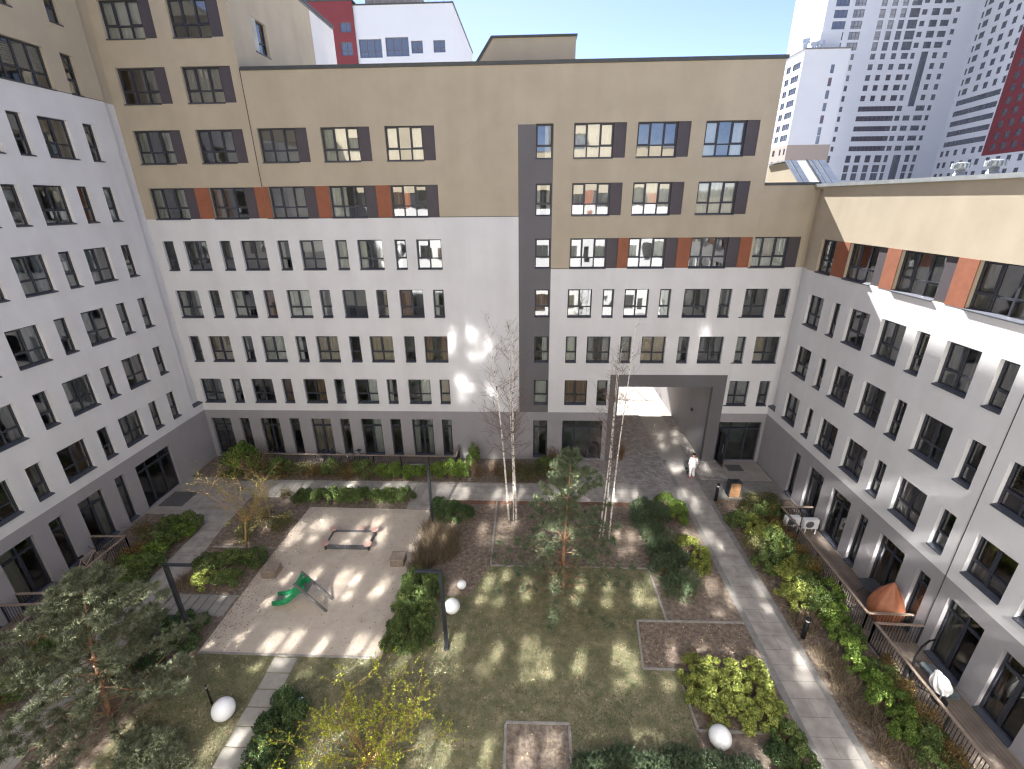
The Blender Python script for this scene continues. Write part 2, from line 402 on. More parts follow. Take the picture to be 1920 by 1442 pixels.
m = MB(); m.box(XA, 5.5, 40.0, 40.2, 0, 22.2); m.box(11.24, XB, 40.0, 40.2, 0, 22.2); m.box(5.5, 11.24, 40.0, 40.2, 5.24, 22.2); obj('rear_wall', m, M['white'], CB)
fill(CB, BK, rows, panel=.62)
window(CB, BK, 2.09, 4.66, .06, 2.82, 'D', glass='doorglass', sill=False, cur=False, name='entrance_door')
m = MB(); rooms(m, BK, XA+.05, 5.2, [.02, 3.4]+[3.4+FL*k for k in range(1, 7)]); rooms(m, BK, 5.25, XB-.35, [5.6, 6.2]+[3.4+FL*k for k in range(2, 7)]); obj('interior', m, M['room'], CB)
m = MB(); m.box(XA, XB, D+.05, 40.2, 22.0, 22.2); obj('roof', m, M['roof'], CB)
m = MB(); m.box(XA+.1, XB+.08, D-.08, D+.25, 22.2, 22.36); m.box(XB-.3, XB+.08, D+.25, 40.2, 22.2, 22.36); obj('coping', m, M['coping'], CB)
for z, prs in ((zT1, ((-11.7,-10.97), (-8.38,-7.6), (X1+.01,-14.32))), (zA, ((4.83,5.4), (8.07,8.79), (11.44,12.07)))):
    for a, b in prs:
        m = MB(); m.box(a, b, D-.012, D+.02, z, z+WH); obj('orange_panel', m, M['orange'], CB)
m = MB()
for a, b, z in ((XA,-.66,zT1), (1.13,2.18,zA)): m.box(a, b, D-.014, D, z-.03, z+.006)
m.box(-.675, -.655, D-.008, D, 3.46, 19.62); m.box(1.125, 1.14, D-.008, D, 3.46, 19.62); obj('joint_trim', m, M['coping'], CB)
m = MB(); m.v += [(x, y, z) for y in (31, 36) for x, z in ((-3.9, 22.1), (-2.2, 24.42), (2.45, 24.42), (2.45, 22.1))]
m.f += [(0,1,2,3), (4,7,6,5), (0,4,5,1), (1,5,6,2), (2,6,7,3)]; rh = obj('roof_housing', m, M['tan'], CB)
m = MB(); m.beam((-3.95, 30.95, 22.15), (-2.22, 30.95, 24.47), .14, .1, (0,1,0)); m.box(-2.25, 2.52, 30.88, 36.1, 24.42, 24.52); obj('coping', m, M['coping'], rh)
# lamp in the passage
m = MB(); m.tube([(11.23, 29.6, 2.45), (11.12, 29.6, 2.45)], .11, 12); tag(obj('wall_lamp', m, M['black']), 'small round black wall lamp inside the archway passage', 'wall lamp')

# ---- right wing with its low link
RW = thing('apartment_building', 'lower right wing, sunlit tan top above white storeys and grey base', 'building', (20, 16, 0))
RWF = Facade((XR, D, 0), -PI/2)        # u = D - y
def yr(a, b): return (D-a, D-b)
L_rows = [(12.07,14.66,zA,WH,'T'), (12.04,13.45,zB,WH,'W'), (14.05,14.69,zB,WH,'N'), (12.04,12.72,zC,WH,'N'), (13.28,14.68,zC,WH,'W'), (12.03,13.41,zDd,WH,'W'), (14.02,14.65,zDd,WH,'N')]
DOOR2 = [(12.01, 14.64, .06, 2.8, 'D')]
H = holes_of(L_rows+DOOR2)
m = MB(); wall_zone(BK, 12.0, 15.5, 0, 3.46, H, m)
Wp = [((25.24,23.9),'W'), ((23.13,22.55),'N'), ((21.86,20.47),'W'), ((19.75,18.38),'W'), ((17.82,17.2),'N'), ((16.45,15.08),'W'), ((14.43,13.8),'N'), ((12.97,11.6),'W'), ((11.1,10.5),'N'), ((9.7,8.35),'W'), ((7.75,7.1),'N'), ((6.3,4.9),'W'), ((4.4,3.75),'N'), ((2.9,1.5),'W')]
R_w = [(*yr(*p), z, WH, k) for z in (zB, zC, zDd) for p, k in Wp]
R_t = [(*yr(25.21,23.93), zA, WH, 'W')] + [(*yr(a, b), zA, WH, 'T') for a, b in ((22.93,20.49), (19.73,17.08), (16.27,13.62), (12.9,10.25), (9.55,6.9), (6.2,3.55))]
R_g = [(*yr(*p), GZ, GH, k) for p, k in (((23.29,22.65),'S'), ((21.75,20.5),'G'), ((19.75,18.38),'G'), ((17.82,17.22),'S'), ((16.42,15.06),'G'), ((14.4,13.8),'S'), ((13.0,11.62),'G'), ((10.95,9.7),'G'), ((9.0,8.4),'S'), ((7.6,6.2),'G'), ((5.4,4.7),'S'))]
rowsR = R_w+R_t+R_g; HR = holes_of(rowsR) + [(-1, .78, SILL[0], 16.4)]
UE = D-.4
wall_zone(RWF, 0, UE, 0, 3.46, HR, m); obj('base_wall', m, M['grey'], RW)
m = MB(); wall_zone(BK, XB, 15.5, 3.46, zA, H, m); wall_zone(RWF, 0, UE, 3.46, zA, HR, m)
m.quad(RWF.p(0,.26,SILL[0]), RWF.p(.78,.26,SILL[0]), RWF.p(.78,.26,zA), RWF.p(0,.26,zA)); obj('middle_wall', m, M['white'], RW)
m = MB(); wall_zone(BK, XB, 15.5, zA, 16.62, H, m); wall_zone(RWF, 0, UE, zA, 16.62, HR, m)
m.quad(RWF.p(0,.26,zA), RWF.p(.78,.26,zA), RWF.p(.78,.26,16.42), RWF.p(0,.26,16.42)); obj('upper_wall', m, M['tan'], RW)
fill(RW, BK, L_rows, panel=.6); fill(RW, RWF, rowsR, panel=.55)
dr = window(RW, BK, 12.01, 14.64, .06, 2.8, 'D', glass='doorglass', sill=False, cur=False, name='entrance_door')
# open leaf swung outwards
m = MB(); a = Vector((12.12, D+.1, .1)); b = Vector((12.28, D-.82, .1)); u = (b-a)
for q0, q1, z0, z1 in ((0,.08,0,2.25), (.92,1,0,2.25), (.08,.92,0,.09), (.08,.92,2.16,2.25)):
    c = a+u*(q0+q1)/2+Vector((0,0,(z0+z1)/2)); m.obox(c, u*(q1-q0)/2, Vector((.025,0.004,0)), (0,0,(z1-z0)/2))
lf = obj('open_leaf', m, M['frame'], RW)
m = MB(); m.obox(a+u*.5+Vector((0,0,1.12)), u*.42, Vector((.006,0,0)), (0,0,1.04)); obj('pane', m, M['doorglass'], lf)
m = MB(); m.tube([a+u*.86+Vector((-.07,0,.9)), a+u*.86+Vector((-.07,0,1.5))], .015, 8); obj('handle', m, M['alu'], lf)
m = MB(); rooms(m, BK, 12.3, 15.2, [.02, 3.4]+[3.4+FL*k for k in range(1, 5)]+[16.3]); rooms(m, RWF, .9, UE, [.02, 3.4]+[3.4+FL*k for k in range(1, 5)]+[16.3]); obj('interior', m, M['room'], RW)
m = MB(); m.box(XB+.02, 28, D+.02, 40.2, 16.4, 16.58); m.box(XR+.02, 28, .4, D+.02, 16.4, 16.58); m.box(27.8, 28, .4, 40.2, 0, 16.4); m.box(11.5, 28, 40.0, 40.2, 0, 16.4); m.box(XR, 28, .3, .42, 0, 16.4); obj('roof', m, M['roof'], RW)
m = MB(); m.box(XB+.02, XR+.2, D-.07, D+.25, 16.62, 16.76); obj('link_coping', m, M['coping'], RW)
m = MB(); m.box(XR-.11, XR+.35, .3, D-.08, 16.62, 16.67); m.box(XR-.11, XR-.09, .3, D-.08, 16.52, 16.62); obj('coping', m, M['zinc'], RW)
for a, b in ((23.93,22.93), (20.49,19.73), (17.08,16.27), (13.62,12.9), (10.25,9.55), (6.9,6.2)):
    m = MB(); m.box(XR-.012, XR+.02, b, a, zA, zA+WH); obj('orange_panel', m, M['orange'], RW)
m = MB(); m.v += [(XR-.06, D, 4.03), (XR-.06, D-.8, 4.03), (XR+.26, D-.8, 4.09), (XR+.26, D, 4.09), (XR-.06, D, 3.97), (XR-.06, D-.8, 3.97), (XR+.26, D-.8, 3.97), (XR+.26, D, 3.97)]
m.f += [(0,1,2,3), (0,4,5,1), (1,5,6,2), (4,7,6,5), (0,3,7,4)]; obj('recess_flashing', m, M['sill'], RW)
m = MB(); m.box(XR-.01, XR, 13.36, 13.39, 0, 12.4); obj('wall_joint', m, M['coping'], RW)
m = MB(); m.box(XR-.03, XR, 5, 22.5, .0, .16); obj('plinth', m, M['kerb'], RW)
# rooftop hatch house and vents
m = MB(); m.v += [(x, y, z) for x in (15.2, 17.3) for y, z in ((29.0, 16.6), (31.1, 17.98), (33.3, 17.92), (33.3, 16.6))]
m.f += [(0,1,2,3), (4,7,6,5), (2,6,7,3), (0,3,7,4)]; hh = obj('roof_housing', m, M['tan'], RW)
def slab(mb, xa, xb, o=0.):
    P = [(28.8, 16.52), (31.1, 18.02), (33.4, 17.96)]
    for (ya, za), (yb, zb) in zip(P, P[1:]):
        n = len(mb.v); mb.v += [(x, y, z+o+t) for t in (0, .06) for x in (xa, xb) for y, z in ((ya, za), (yb, zb))]
        mb.f += [tuple(n+i for i in q) for q in ((0,1,3,2), (4,6,7,5), (0,4,5,1), (2,3,7,6), (0,2,6,4), (1,5,7,3))]
m = MB(); slab(m, 15.1, 15.75); slab(m, 16.3, 17.4); sr = obj('sheet_roof', m, M['zinc'], hh)
m = MB(); slab(m, 15.76, 16.29, -.02); obj('skylight', m, M['whitepaint'], hh)
m = MB()
for x in (15.4, 16.6, 16.95): m.beam((x, 28.85, 16.6), (x, 31.1, 18.1), .025, .03)
m.beam((16.295, 28.82, 16.62), (16.295, 31.1, 18.12), .05, .08); obj('standing_seam', m, M['coping'], sr)
VENT = MB(); VENT.lathe([(.2,0), (.2,.22), (.16,.24), (.16,.36), (.2,.38), (.29,.46), (.31,.55), (.26,.64), (.1,.68)], k=20)
for i, (x, y) in enumerate(((17.0, 20.85), (17.0, 19.4))):
    v = thing('roof_vent', ('round metal turbine vent on the right wing roof, farther of two', 'round metal turbine vent on the right wing roof, nearer of two')[i], 'roof vent', (x, y, 16.58), 'turbine vents on the right wing roof')
    m = MB(); m.lathe([(.2,0), (.2,.24), (.155,.26), (.155,.4)], (x,y,16.58), 20); obj('base_pipe', m, M['zinc'], v, True)
    m = MB(); m.lathe([(.17,.4), (.26,.45), (.3,.53), (.27,.63), (.1,.68)], (x,y,16.58), 20)
    for k in range(16):
        t = 2*PI*k/16; m.obox((x+.3*math.cos(t), y+.3*math.sin(t), 17.12), (.02*math.cos(t),.02*math.sin(t),0), (-.03*math.sin(t),.03*math.cos(t),0), (0,0,.1))
    obj('turbine_head', m, M['zinc'], v)

# ---- left wing
LW = thing('apartment_building', 'left wing with white storeys above a grey base and tan top floors', 'building', (-27, 15, 0))
LWF = Facade((XL, 0, 0), PI/2)         # u = y
def seq(z, L, k0=0): return [(a, b, z, WH, k) for a, b, k in L]
N = 'N'; W = 'W'
rows = (seq(zT2, [(16.0,17.4,W), (18.75,20.15,W), (20.78,21.42,N), (22.08,23.5,W), (24.27,24.9,N)]) +
        seq(zT1, [(15.5,16.9,W), (17.5,18.9,W), (19.5,20.16,N), (20.82,22.24,W), (22.87,23.5,N), (24.29,24.92,N)]) +
        seq(zA, [(14.2,14.85,N), (15.4,16.8,W), (17.48,18.12,N), (18.8,20.22,W), (20.85,21.5,N), (22.14,23.5,W), (24.3,24.94,N)]) +
        seq(zB, [(12.7,13.35,N), (14.1,15.5,W), (16.05,16.7,N), (17.45,18.86,W), (19.54,20.18,N), (20.88,22.26,W), (22.9,23.54,N), (24.3,24.94,N)]) +
        seq(zC, [(11.9,13.3,W), (14.1,14.75,N), (15.3,16.7,W), (17.49,18.14,N), (18.84,20.27,W), (20.85,21.49,N), (22.14,23.5,W), (24.3,24.93,N)]) +
        seq(zDd, [(9.4,10.05,N), (10.8,12.2,W), (12.7,13.35,N), (14.0,15.39,W), (16.08,16.74,N), (17.49,18.93,W), (19.57,20.21,N), (20.84,22.22,W), (22.88,23.5,N), (24.27,24.9,N)]) +
        [(a, b, zT3+.01, WH, k) for a, b, k in ((18.2,19.6,W), (20.9,23.44,'B'), (24.22,24.86,N))] + [(a, b, zT4, WH, k) for a, b, k in ((18.2,19.6,W), (21.2,22.6,W), (24.22,24.86,N))])
ground = [(17.45,18.8,GZ,GH,'G'), (19.53,20.12,GZ,GH,'S'), (16.02,16.66,GZ,GH,'S'), (13.9,15.32,GZ,GH,'G'), (12.4,13.0,GZ,GH,'S'), (10.2,11.6,GZ,GH,'G')]
DOOR3 = [(20.84, 23.41, .06, 2.72, 'D')]
HL = holes_of(rows+ground+DOOR3) + [(25.97, D+1, SILL[0], 27.4)]
m = MB(); wall_zone(LWF, .4, D, 0, 3.46, HL, m); obj('base_wall', m, M['grey'], LW)
m = MB(); wall_zone(LWF, .4, D, 3.46, zT3, HL, m); m.quad(LWF.p(25.97,.26,SILL[0]), LWF.p(D,.26,SILL[0]), LWF.p(D,.26,zT3), LWF.p(25.97,.26,zT3)); obj('middle_wall', m, M['white'], LW)
m = MB(); wall_zone(LWF, .4, D, zT3, 27.6, HL, m); m.quad(LWF.p(25.97,.26,zT3), LWF.p(D,.26,zT3), LWF.p(D,.26,27.4), LWF.p(25.97,.26,27.4)); obj('upper_wall', m, M['tan'], LW)
fill(LW, LWF, rows+ground)
window(LW, LWF, 20.84, 23.41, .06, 2.72, 'D', glass='doorglass', sill=False, cur=False, name='entrance_door')
m = MB(); rooms(m, LWF, .5, 25.6, [.02, 3.4]+[3.4+FL*k for k in range(1, 9)]); obj('interior', m, M['room'], LW)
m = MB(); m.box(-34, XL+.02, .4, D-.02, 27.5, 27.7); m.box(-34, -33.8, .4, D, 0, 27.5); m.box(-34, XL-.1, .3, .42, 0, 27.5); obj('roof', m, M['roof'], LW)
m = MB(); m.v += [(XL+.06, D, 4.03), (XL+.06, 25.95, 4.03), (XL-.26, 25.95, 4.09), (XL-.26, D, 4.09), (XL+.06, D, 3.97), (XL+.06, 25.95, 3.97)]
m.f += [(0,3,2,1), (0,1,5,4)]; obj('recess_flashing', m, M['sill'], LW)
m = MB(); m.box(XL, XL+.014, .4, 25.97, zT3-.02, zT3+.005); obj('joint_trim', m, M['coping'], LW)

# ---- the wing behind the viewpoint: sunlit, its panes throw the light patches into the yard
OW = thing('apartment_building', 'sunlit wing facing the courtyard from behind the viewpoint, tan over white', 'building', (-3, -8, 0))
YF = -.35
OF = Facade((0, YF, 0), PI)            # u = -x
def ox(a, b): return (-b, -a)
rows = []
SEG = ((-22,-12.6,24.4), (-12.6,-4.6,33.2), (-4.6,2.6,20.9), (2.6,9.4,33.2), (9.4,15.2,20.9))
for k in range(13):
    z = SILL[k]; off = (0, -.35, .25, -.1)[k % 4]
    for i in range(-7, 6):
        x = -2.95 + 3.34*i + off
        if x < -22 or x > 14.4: continue
        if k >= 6:
            tp = [z1 for x0, x1, z1 in SEG if x0 < x-.2 and x+2.75 < x1]
            if not tp or z+WH > tp[0]-.4 or (i*5+k*3) % 7 > 3: continue
        if k in (4, 5): rows.append((*ox(x-.3, x+2.2), z, WH, 'T')); continue
        if k % 2 == 0: rows += [(*ox(x, x+1.4), z, WH, 'W'), (*ox(x+1.98, x+2.62), z, WH, 'N')]
        else: rows += [(*ox(x-.1, x+.54), z, WH, 'N'), (*ox(x+1.2, x+2.6), z, WH, 'W')]
g = [(*ox(-2.9+3.34*i, -1.6+3.34*i), GZ, GH, 'G') for i in range(-5, 5)]
HO = holes_of(rows+g)
def ozone(x0, x1, z0, z1, mm): wall_zone(OF, -x1, -x0, z0, z1, HO, mm, .3)
m = MB(); ozone(-22, 15.2, 0, 3.46, m); obj('base_wall', m, M['grey'], OW)
m = MB(); ozone(-22, 15.2, 3.46, zT1, m); obj('middle_wall', m, M['white'], OW)
m = MB(); [ozone(x0, x1, zT1, z1, m) for x0, x1, z1 in SEG]; obj('upper_wall', m, M['tan'], OW)
m = MB()
for x0, x1, z in SEG:
    m.box(x0+.01, x1-.01, YF-13, YF-.33, 0, z-.01)
    m.box(x0, x1, YF-13, YF+.05, z, z+.15)
obj('core', m, M['roof'], OW)
nw = 0; FR = MB(); PV = []; PF = []
for a, b, z, h, k in rows+g:
    F, panes = bars_mesh(b-a-(.5 if k == 'T' else 0), h, k); n = len(FR.v)
    FR.v += [tuple(OF.p(a+q[0], q[1], z+q[2])) for q in F.v]; FR.f += [tuple(n+i for i in f) for f in F.f]
    if k == 'T': FR.obox(OF.p(b-.25, .2, z+h/2), OF.ux*.25, OF.dx*.05, (0,0,h/2))
    nw += 1; pm = pane_mesh(panes, nw+900, .0006, .0035); n = len(PV)
    PV += [tuple(OF.p(a+v.co.x, v.co.y, z+v.co.z)) for v in pm.vertices]; PF += [tuple(n+i for i in f.vertices) for f in pm.polygons]
    bpy.data.meshes.remove(pm)
fo = obj('window_frames', FR, M['frame'], OW); fo['kind'] = 'stuff'
pm = MB(); pm.v = PV; pm.f = PF; po = obj('panes', pm, M['glass2'], OW, smooth=True); po['kind'] = 'stuff'
for i in range(-5, 5):
    x = -2.95+3.34*i
    m = MB(); m.box(x+2.22, x+3.02, YF-.02, YF+.012, SILL[4], SILL[4]+WH); obj('orange_panel', m, M['orange'], OW)
# ------------------------------------------------------------------ ground
def sheet(name, pts, z, m, kind='structure'):
    b = MB(); b.poly([(x, y, z) for x, y in pts]); return struct(name, b, m, kind)
def rect(x0, y0, x1, y1): return [(x0,y0), (x1,y0), (x1,y1), (x0,y1)]

def brickmat(name, c1, c2, mortar, w, h, rough=.85, msize=.02, rot=0, bump=.4, off=.5):
    m = mat(name, c1, rough, .25); n = m.node_tree; b = n.nodes['Principled BSDF']; tc = n.nodes['Texture Coordinate']
    mp = n.nodes.new('ShaderNodeMapping'); mp.inputs['Rotation'].default_value = (0,0,rot)
    br = n.nodes.new('ShaderNodeTexBrick'); br.inputs['Scale'].default_value = 1
    br.inputs['Brick Width'].default_value = w; br.inputs['Row Height'].default_value = h; br.inputs['Mortar Size'].default_value = msize
    br.offset = off; br.inputs['Color1'].default_value = (*c1,1); br.inputs['Color2'].default_value = (*c2,1); br.inputs['Mortar'].default_value = (*mortar,1)
    nz = n.nodes.new('ShaderNodeTexNoise'); nz.inputs['Scale'].default_value = 2.2; nz.inputs['Detail'].default_value = 7
    mx = n.nodes.new('ShaderNodeMix'); mx.data_type = 'RGBA'; mx.blend_type = 'MULTIPLY'; mx.inputs['Factor'].default_value = 1
    rp = n.nodes.new('ShaderNodeValToRGB'); e = rp.color_ramp.elements; e[0].position = .3; e[0].color = (.72,.7,.68,1); e[1].position = .65; e[1].color = (1.08,1.06,1.03,1)
    n.links.new(tc.outputs['Object'], mp.inputs['Vector']); n.links.new(mp.outputs['Vector'], br.inputs['Vector']); n.links.new(tc.outputs['Object'], nz.inputs['Vector'])
    n.links.new(nz.outputs['Fac'], rp.inputs['Fac']); n.links.new(br.outputs['Color'], mx.inputs['A']); n.links.new(rp.outputs['Color'], mx.inputs['B'])
    n.links.new(mx.outputs['Result'], b.inputs['Base Color'])
    bp = n.nodes.new('ShaderNodeBump'); bp.inputs['Strength'].default_value = bump; bp.inputs['Distance'].default_value = .02
    ad = n.nodes.new('ShaderNodeMath'); ad.operation = 'SUBTRACT'; n.links.new(nz.outputs['Fac'], ad.inputs[0]); n.links.new(br.outputs['Fac'], ad.inputs[1])
    n.links.new(ad.outputs[0], bp.inputs['Height']); n.links.new(bp.outputs['Normal'], b.inputs['Normal'])
    return m
M['slab'] = brickmat('path_slabs', (.38,.355,.325), (.35,.33,.30), (.24,.225,.205), 3.2, .62, msize=.012, bump=.25)
M['edge'] = mat('path_edge', (.23,.22,.20), .9, .2, var=.2, vscale=4, bump=.25)
M['cobble'] = brickmat('cobbles', (.52,.485,.44), (.32,.30,.275), (.22,.205,.185), .26, .13, msize=.014, rot=.5, bump=.35)
M['yardpave'] = mat('bright_paving', (.42,.39,.34), .9, .2, var=.1, vscale=3, bump=.2)
M['sand'] = mat('play_sand', (.40,.315,.235), .95, .1, bump=1, bscale=9, vscale=2.4,
   ramp=[(.25,(.41,.345,.27)), (.45,(.50,.43,.345)), (.6,(.53,.46,.37)), (.75,(.58,.51,.42))])
M['soil'] = mat('mulch_soil', (.1,.07,.05), .97, .1, bump=1, bscale=18, vscale=5.5,
   ramp=[(.3,(.10,.076,.058)), (.5,(.19,.152,.12)), (.64,(.27,.222,.17)), (.8,(.36,.31,.23))])
M['lawn'] = mat('lawn_turf', (.1,.1,.045), .95, .1, bump=.9, bscale=30, vscale=2.4,
   ramp=[(.28,(.12,.128,.07)), (.46,(.185,.18,.105)), (.58,(.25,.225,.14)), (.72,(.34,.295,.19)), (.85,(.26,.2,.14))])
M['chips'] = mat('red_wood_chips', (.3,.11,.05), .95, .1, bump=1, bscale=25, vscale=9, ramp=[(.3,(.10,.06,.042)), (.55,(.21,.115,.075)), (.75,(.31,.2,.14))])
M['deck'] = brickmat('terrace_decking', (.225,.185,.15), (.195,.16,.13), (.08,.065,.055), 6, .14, msize=.006, rot=PI/2, bump=.2)
M['pad'] = mat('entrance_pad', (.33,.30,.26), .85, .2, var=.12, vscale=2, bump=.15)
M['matgrey'] = mat('door_mat', (.12,.115,.11), .95, .1, var=.15, vscale=12)

sheet('ground', [(-900,-900), (900,-900), (900,1400), (-900,1400)], -.03, M['yardpave'])
sheet('soil', rect(XL-.2, -.3, XR+.2, D+.1), 0, M['soil'])
sheet('lawn', [(-5.3,.2), (5.4,.2), (5.4,9.9), (5.45,12.1), (4.2,12.15), (4.45,14.2), (5.6,14.2), (5.55,17.1), (-1.8,17.1), (-2.6,15.3), (-5.2,15.2), (-5.3,12.2)], .004, M['lawn'])
sheet('flower_bed', rect(-.75, .2, 1.34, 10.06), .008, M['soil'])
sheet('lawn_strip', [(-13.6,.2), (-5.3,.2), (-5.3,12.2), (-12.7,12.2), (-13.4,11)], .004, M['lawn'])
sheet('sand_area', [(-12.7,12.28), (-5.58,12.25), (-5.5,16), (-5.45,21.25), (-12.4,21.35), (-12.62,17.5)], .008, M['sand'])
sheet('cross_path', rect(-18.6, 22.18, 8.72, 23.85), .02, M['slab'])
sheet('cross_path_link', rect(-6.9, 21.28, -5.5, 22.18), .02, M['slab'])
sheet('main_path', rect(8.98, .4, 10.2, 26.9), .024, M['slab'])
sheet('path_edge', rect(8.72, .4, 8.98, 26.9), .02, M['edge']); sheet('path_edge', rect(10.2, .4, 10.46, 26.9), .02, M['edge'])
sheet('side_path', [(-17.3,.4), (-15.75,.4), (-15.75,15), (-16.3,19.4), (-16.3,22.2), (-20.2,22.2), (-20.2,20.2), (-17.45,19.8)], .016, M['slab'])
sheet('entrance_paving', rect(-21.37, 20.5, -18.6, 24.2), .012, M['pad'])
sheet('cobbled_paving', [(2.75,23.85), (8.72,23.85), (8.72,45), (5.5,45), (5.5,26.9), (2.2,26.9)], .012, M['cobble'])
sheet('cobbled_paving', [(10.46,24.55), (12.25,24.55), (12.25,26.83), (11.24,26.83), (11.24,40), (10.46,40)], .012, M['cobble'])
sheet('entrance_pad', rect(12.25, 24.5, 14.75, 26.83), .03, M['pad'])
sheet('side_strip', rect(10.46, 22.7, 14.8, 24.5), .012, M['edge'])
sheet('red_mulch', rect(-5.4, 21.85, 8.5, 22.17), .008, M['chips'])
tag(obj('door_mat', (lambda b: (b.box(12.55, 13.5, 25.62, 26.35, .03, .045), b)[1])(MB()), M['matgrey']), 'dark grey door mat before the open glass entrance door', 'door mat')
tag(obj('door_mat', (lambda b: (b.box(-21.2, -19.8, 21.2, 22.6, .012, .03), b)[1])(MB()), M['matgrey']), 'wide dark mat before the closed entrance of the left wing', 'door mat')
# kerbs
def kerb(x0, y0, x1, y1, w=.085, h=.04):
    b = MB(); b.beam((x0,y0,h/2-.02), (x1,y1,h/2-.02), w, h+.04); struct('kerb', b, M['kerb'])
for q in ((-1.82,17.1,-1.86,22.1), (-1.82,17.1,5.55,17.1), (4.42,14.2,8.7,14.22), (4.42,14.2,4.2,12.1), (4.2,12.1,5.7,12.08), (5.42,12.05,5.5,10.0), (5.5,10.0,8.5,10.0),
          (5.62,14.25,5.55,17.0), (-.75,10.06,1.34,10.08), (-.75,10,-.7,8.0), (1.34,10,1.32,8.0), (-15.9,18,-12.62,18), (-12.7,12.24,-5.6,12.22), (-15.5,13.96,-12.75,13.94), (-15.5,14.95,-12.7,14.96),
          (-16.3,23.92,-4.2,23.96), (-4.2,23.92,2.7,23.92), (13.05,20.5,13.05,5.0)): kerb(*q)
# stepping slabs
stm = mat('stepping_slab', (.31,.29,.25), .9, .2, var=.14, vscale=2.5, bump=.2)
for i in range(11):
    y = 12.12-.62*i
    b = MB(); b.box(-9.62+R.uniform(-.02,.02), -8.74+R.uniform(-.03,.03), y-.58, y, -.05, .035); o = obj('stepping_slab', b, stm, bevel=.012); tag(o, ORD[i]+' pale slab of the stepping path, counted from the sand area towards the viewer', 'paving slab', 'stepping slabs across the left lawn')
for i in range(7):
    x = -15.62+.41*i
    b = MB(); b.box(x, x+.36, 13.98, 14.92, -.05, .03); o = obj('paving_slab', b, stm, bevel=.01); tag(o, ORD[i]+' narrow pale slab from the left path in the crossing that leads to the sand', 'paving slab', 'narrow slabs leading to the sand')
for i in range(17):
    x = -15.4+.54*i
    b = MB(); b.box(x, x+.485, 22.2, 23.8, .0, .045); o = obj('paving_slab', b, stm, bevel=.01); tag(o, ORD[i]+' gapped pale slab from the left in the walk behind the long hedge', 'paving slab', 'gapped slabs behind the long hedge')
# decks
for nm, q in (('terrace_deck', (13.1, 4, 14.8, 20.45)), ('terrace_deck', (-21.36, 4, -19.7, 17.4)), ('terrace_deck', (-20.2, 25.3, -4.7, 26.82))):
    b = MB(); b.box(q[0], q[2], q[1], q[3], 0, .14); struct('terrace_deck', b, M['deck'])

# ------------------------------------------------------------------ railings
M['rail'] = mat('handrail_wood', (.26,.20,.155), .6, .3, var=.18, vscale=7, bump=.1)
def railing(label, pts, h=1.05, z0=.0):
    t = thing('terrace_railing', label, 'railing', (*pts[0], 0), 'railings of the ground floor terraces')
    bars = MB()
    for (xa, ya), (xb, yb) in zip(pts, pts[1:]):
        b = MB(); b.beam((xa,ya,h), (xb,yb,h), .1, .035); obj('handrail', b, M['rail'], t)
        L = math.hypot(xb-xa, yb-ya); n = int(L/.115); ps = max(1, round(L/1.65))
        for i in range(1, n):
            q = i/n; x, y = xa+(xb-xa)*q, ya+(yb-ya)*q; bars.box(x-.008, x+.008, y-.008, y+.008, z0+.1, h-.02)
        bars.beam((xa,ya,z0+.1), (xb,yb,z0+.1), .03, .02)
        for i in range(ps+1):
            q = i/ps; x, y = xa+(xb-xa)*q, ya+(yb-ya)*q
            b = MB(); b.box(x-.025, x+.025, y-.025, y+.025, z0-.05, h-.018); obj('post', b, M['steel'], t)
    obj('bars', bars, M['steel'], t)
railing('brown topped black railing of the right terrace with the two air conditioners', [(14.75,20.6), (13.16,20.57), (13.12,13.9), (14.8,13.85)])
railing('brown topped black railing at the lower right, beside the folded white parasol', [(14.8,13.37), (13.09,13.43), (13.07,5.0)])
railing('brown topped railing with a bicycle behind it, by the left wing', [(-21.3,17.4), (-19.63,17.44), (-19.69,13.95), (-21.3,13.85)])
railing('brown topped railing at the far left edge, behind the big pine', [(-21.3,13.25), (-19.6,13.4), (-19.69,6)])
railing('long brown topped railing along the back terrace, bicycles behind it', [(-18.0,25.43), (-9.95,25.34), (-4.65,25.32), (-4.68,26.78)])

# ------------------------------------------------------------------ street furniture
def gallows(x, y, arm, label, h=3.75):
    t = thing('street_lamp', label, 'street lamp', (x,y,0), 'angular black courtyard lamps')
    b = MB(); b.box(x-.065, x+.065, y-.065, y+.065, 0, h); obj('post', b, M['steel'], t, bevel=.006)
    b = MB(); b.box(min(x-.065, x+arm), max(x+.065, x+arm), y-.055, y+.055, h+.003, h+.073); a = obj('arm', b, M['steel'], t, bevel=.006)
    b = MB(); b.box(x+arm*.3, x+arm*.95, y-.04, y+.04, h-.008, h+.0028); obj('light_strip', b, M['opal'], a)
    b = MB(); b.box(x-.11, x+.11, y-.11, y+.11, -.02, .03); obj('base_plate', b, M['steel'], t)
gallows(-13.3, 12.79, .95, 'black angular lamp post between the left path and the sand, arm to the right')
gallows(-3.16, 12.73, -.92, 'black angular lamp post on the lawn beside the white globe lights')
gallows(-5.12, 19.94, -.9, 'black angular lamp post at the back corner of the sand, near the birches')
def globe(x, y, r, label):
    t = thing('globe_light', label, 'globe light', (x,y,0), 'white globe lights on the grass')
    b = MB(); k = 20; b.lathe([(max(.004, r*math.sin(PI*i/k)), r*.96-r*math.cos(PI*i/k)) for i in range(k+1)], (x,y,.04), 32); obj('globe', b, M['opal'], t, True)
    b = MB(); b.lathe([(r*.42,0), (r*.42,.05), (r*.36,.075)], (x,y,0), 20); obj('base', b, M['black'], t)
globe(-2.98, 15.68, .2, 'small white globe light in the lawn, the farthest of all')
globe(-3.2, 14.4, .32, 'white globe light tucked behind the black lamp post on the lawn')
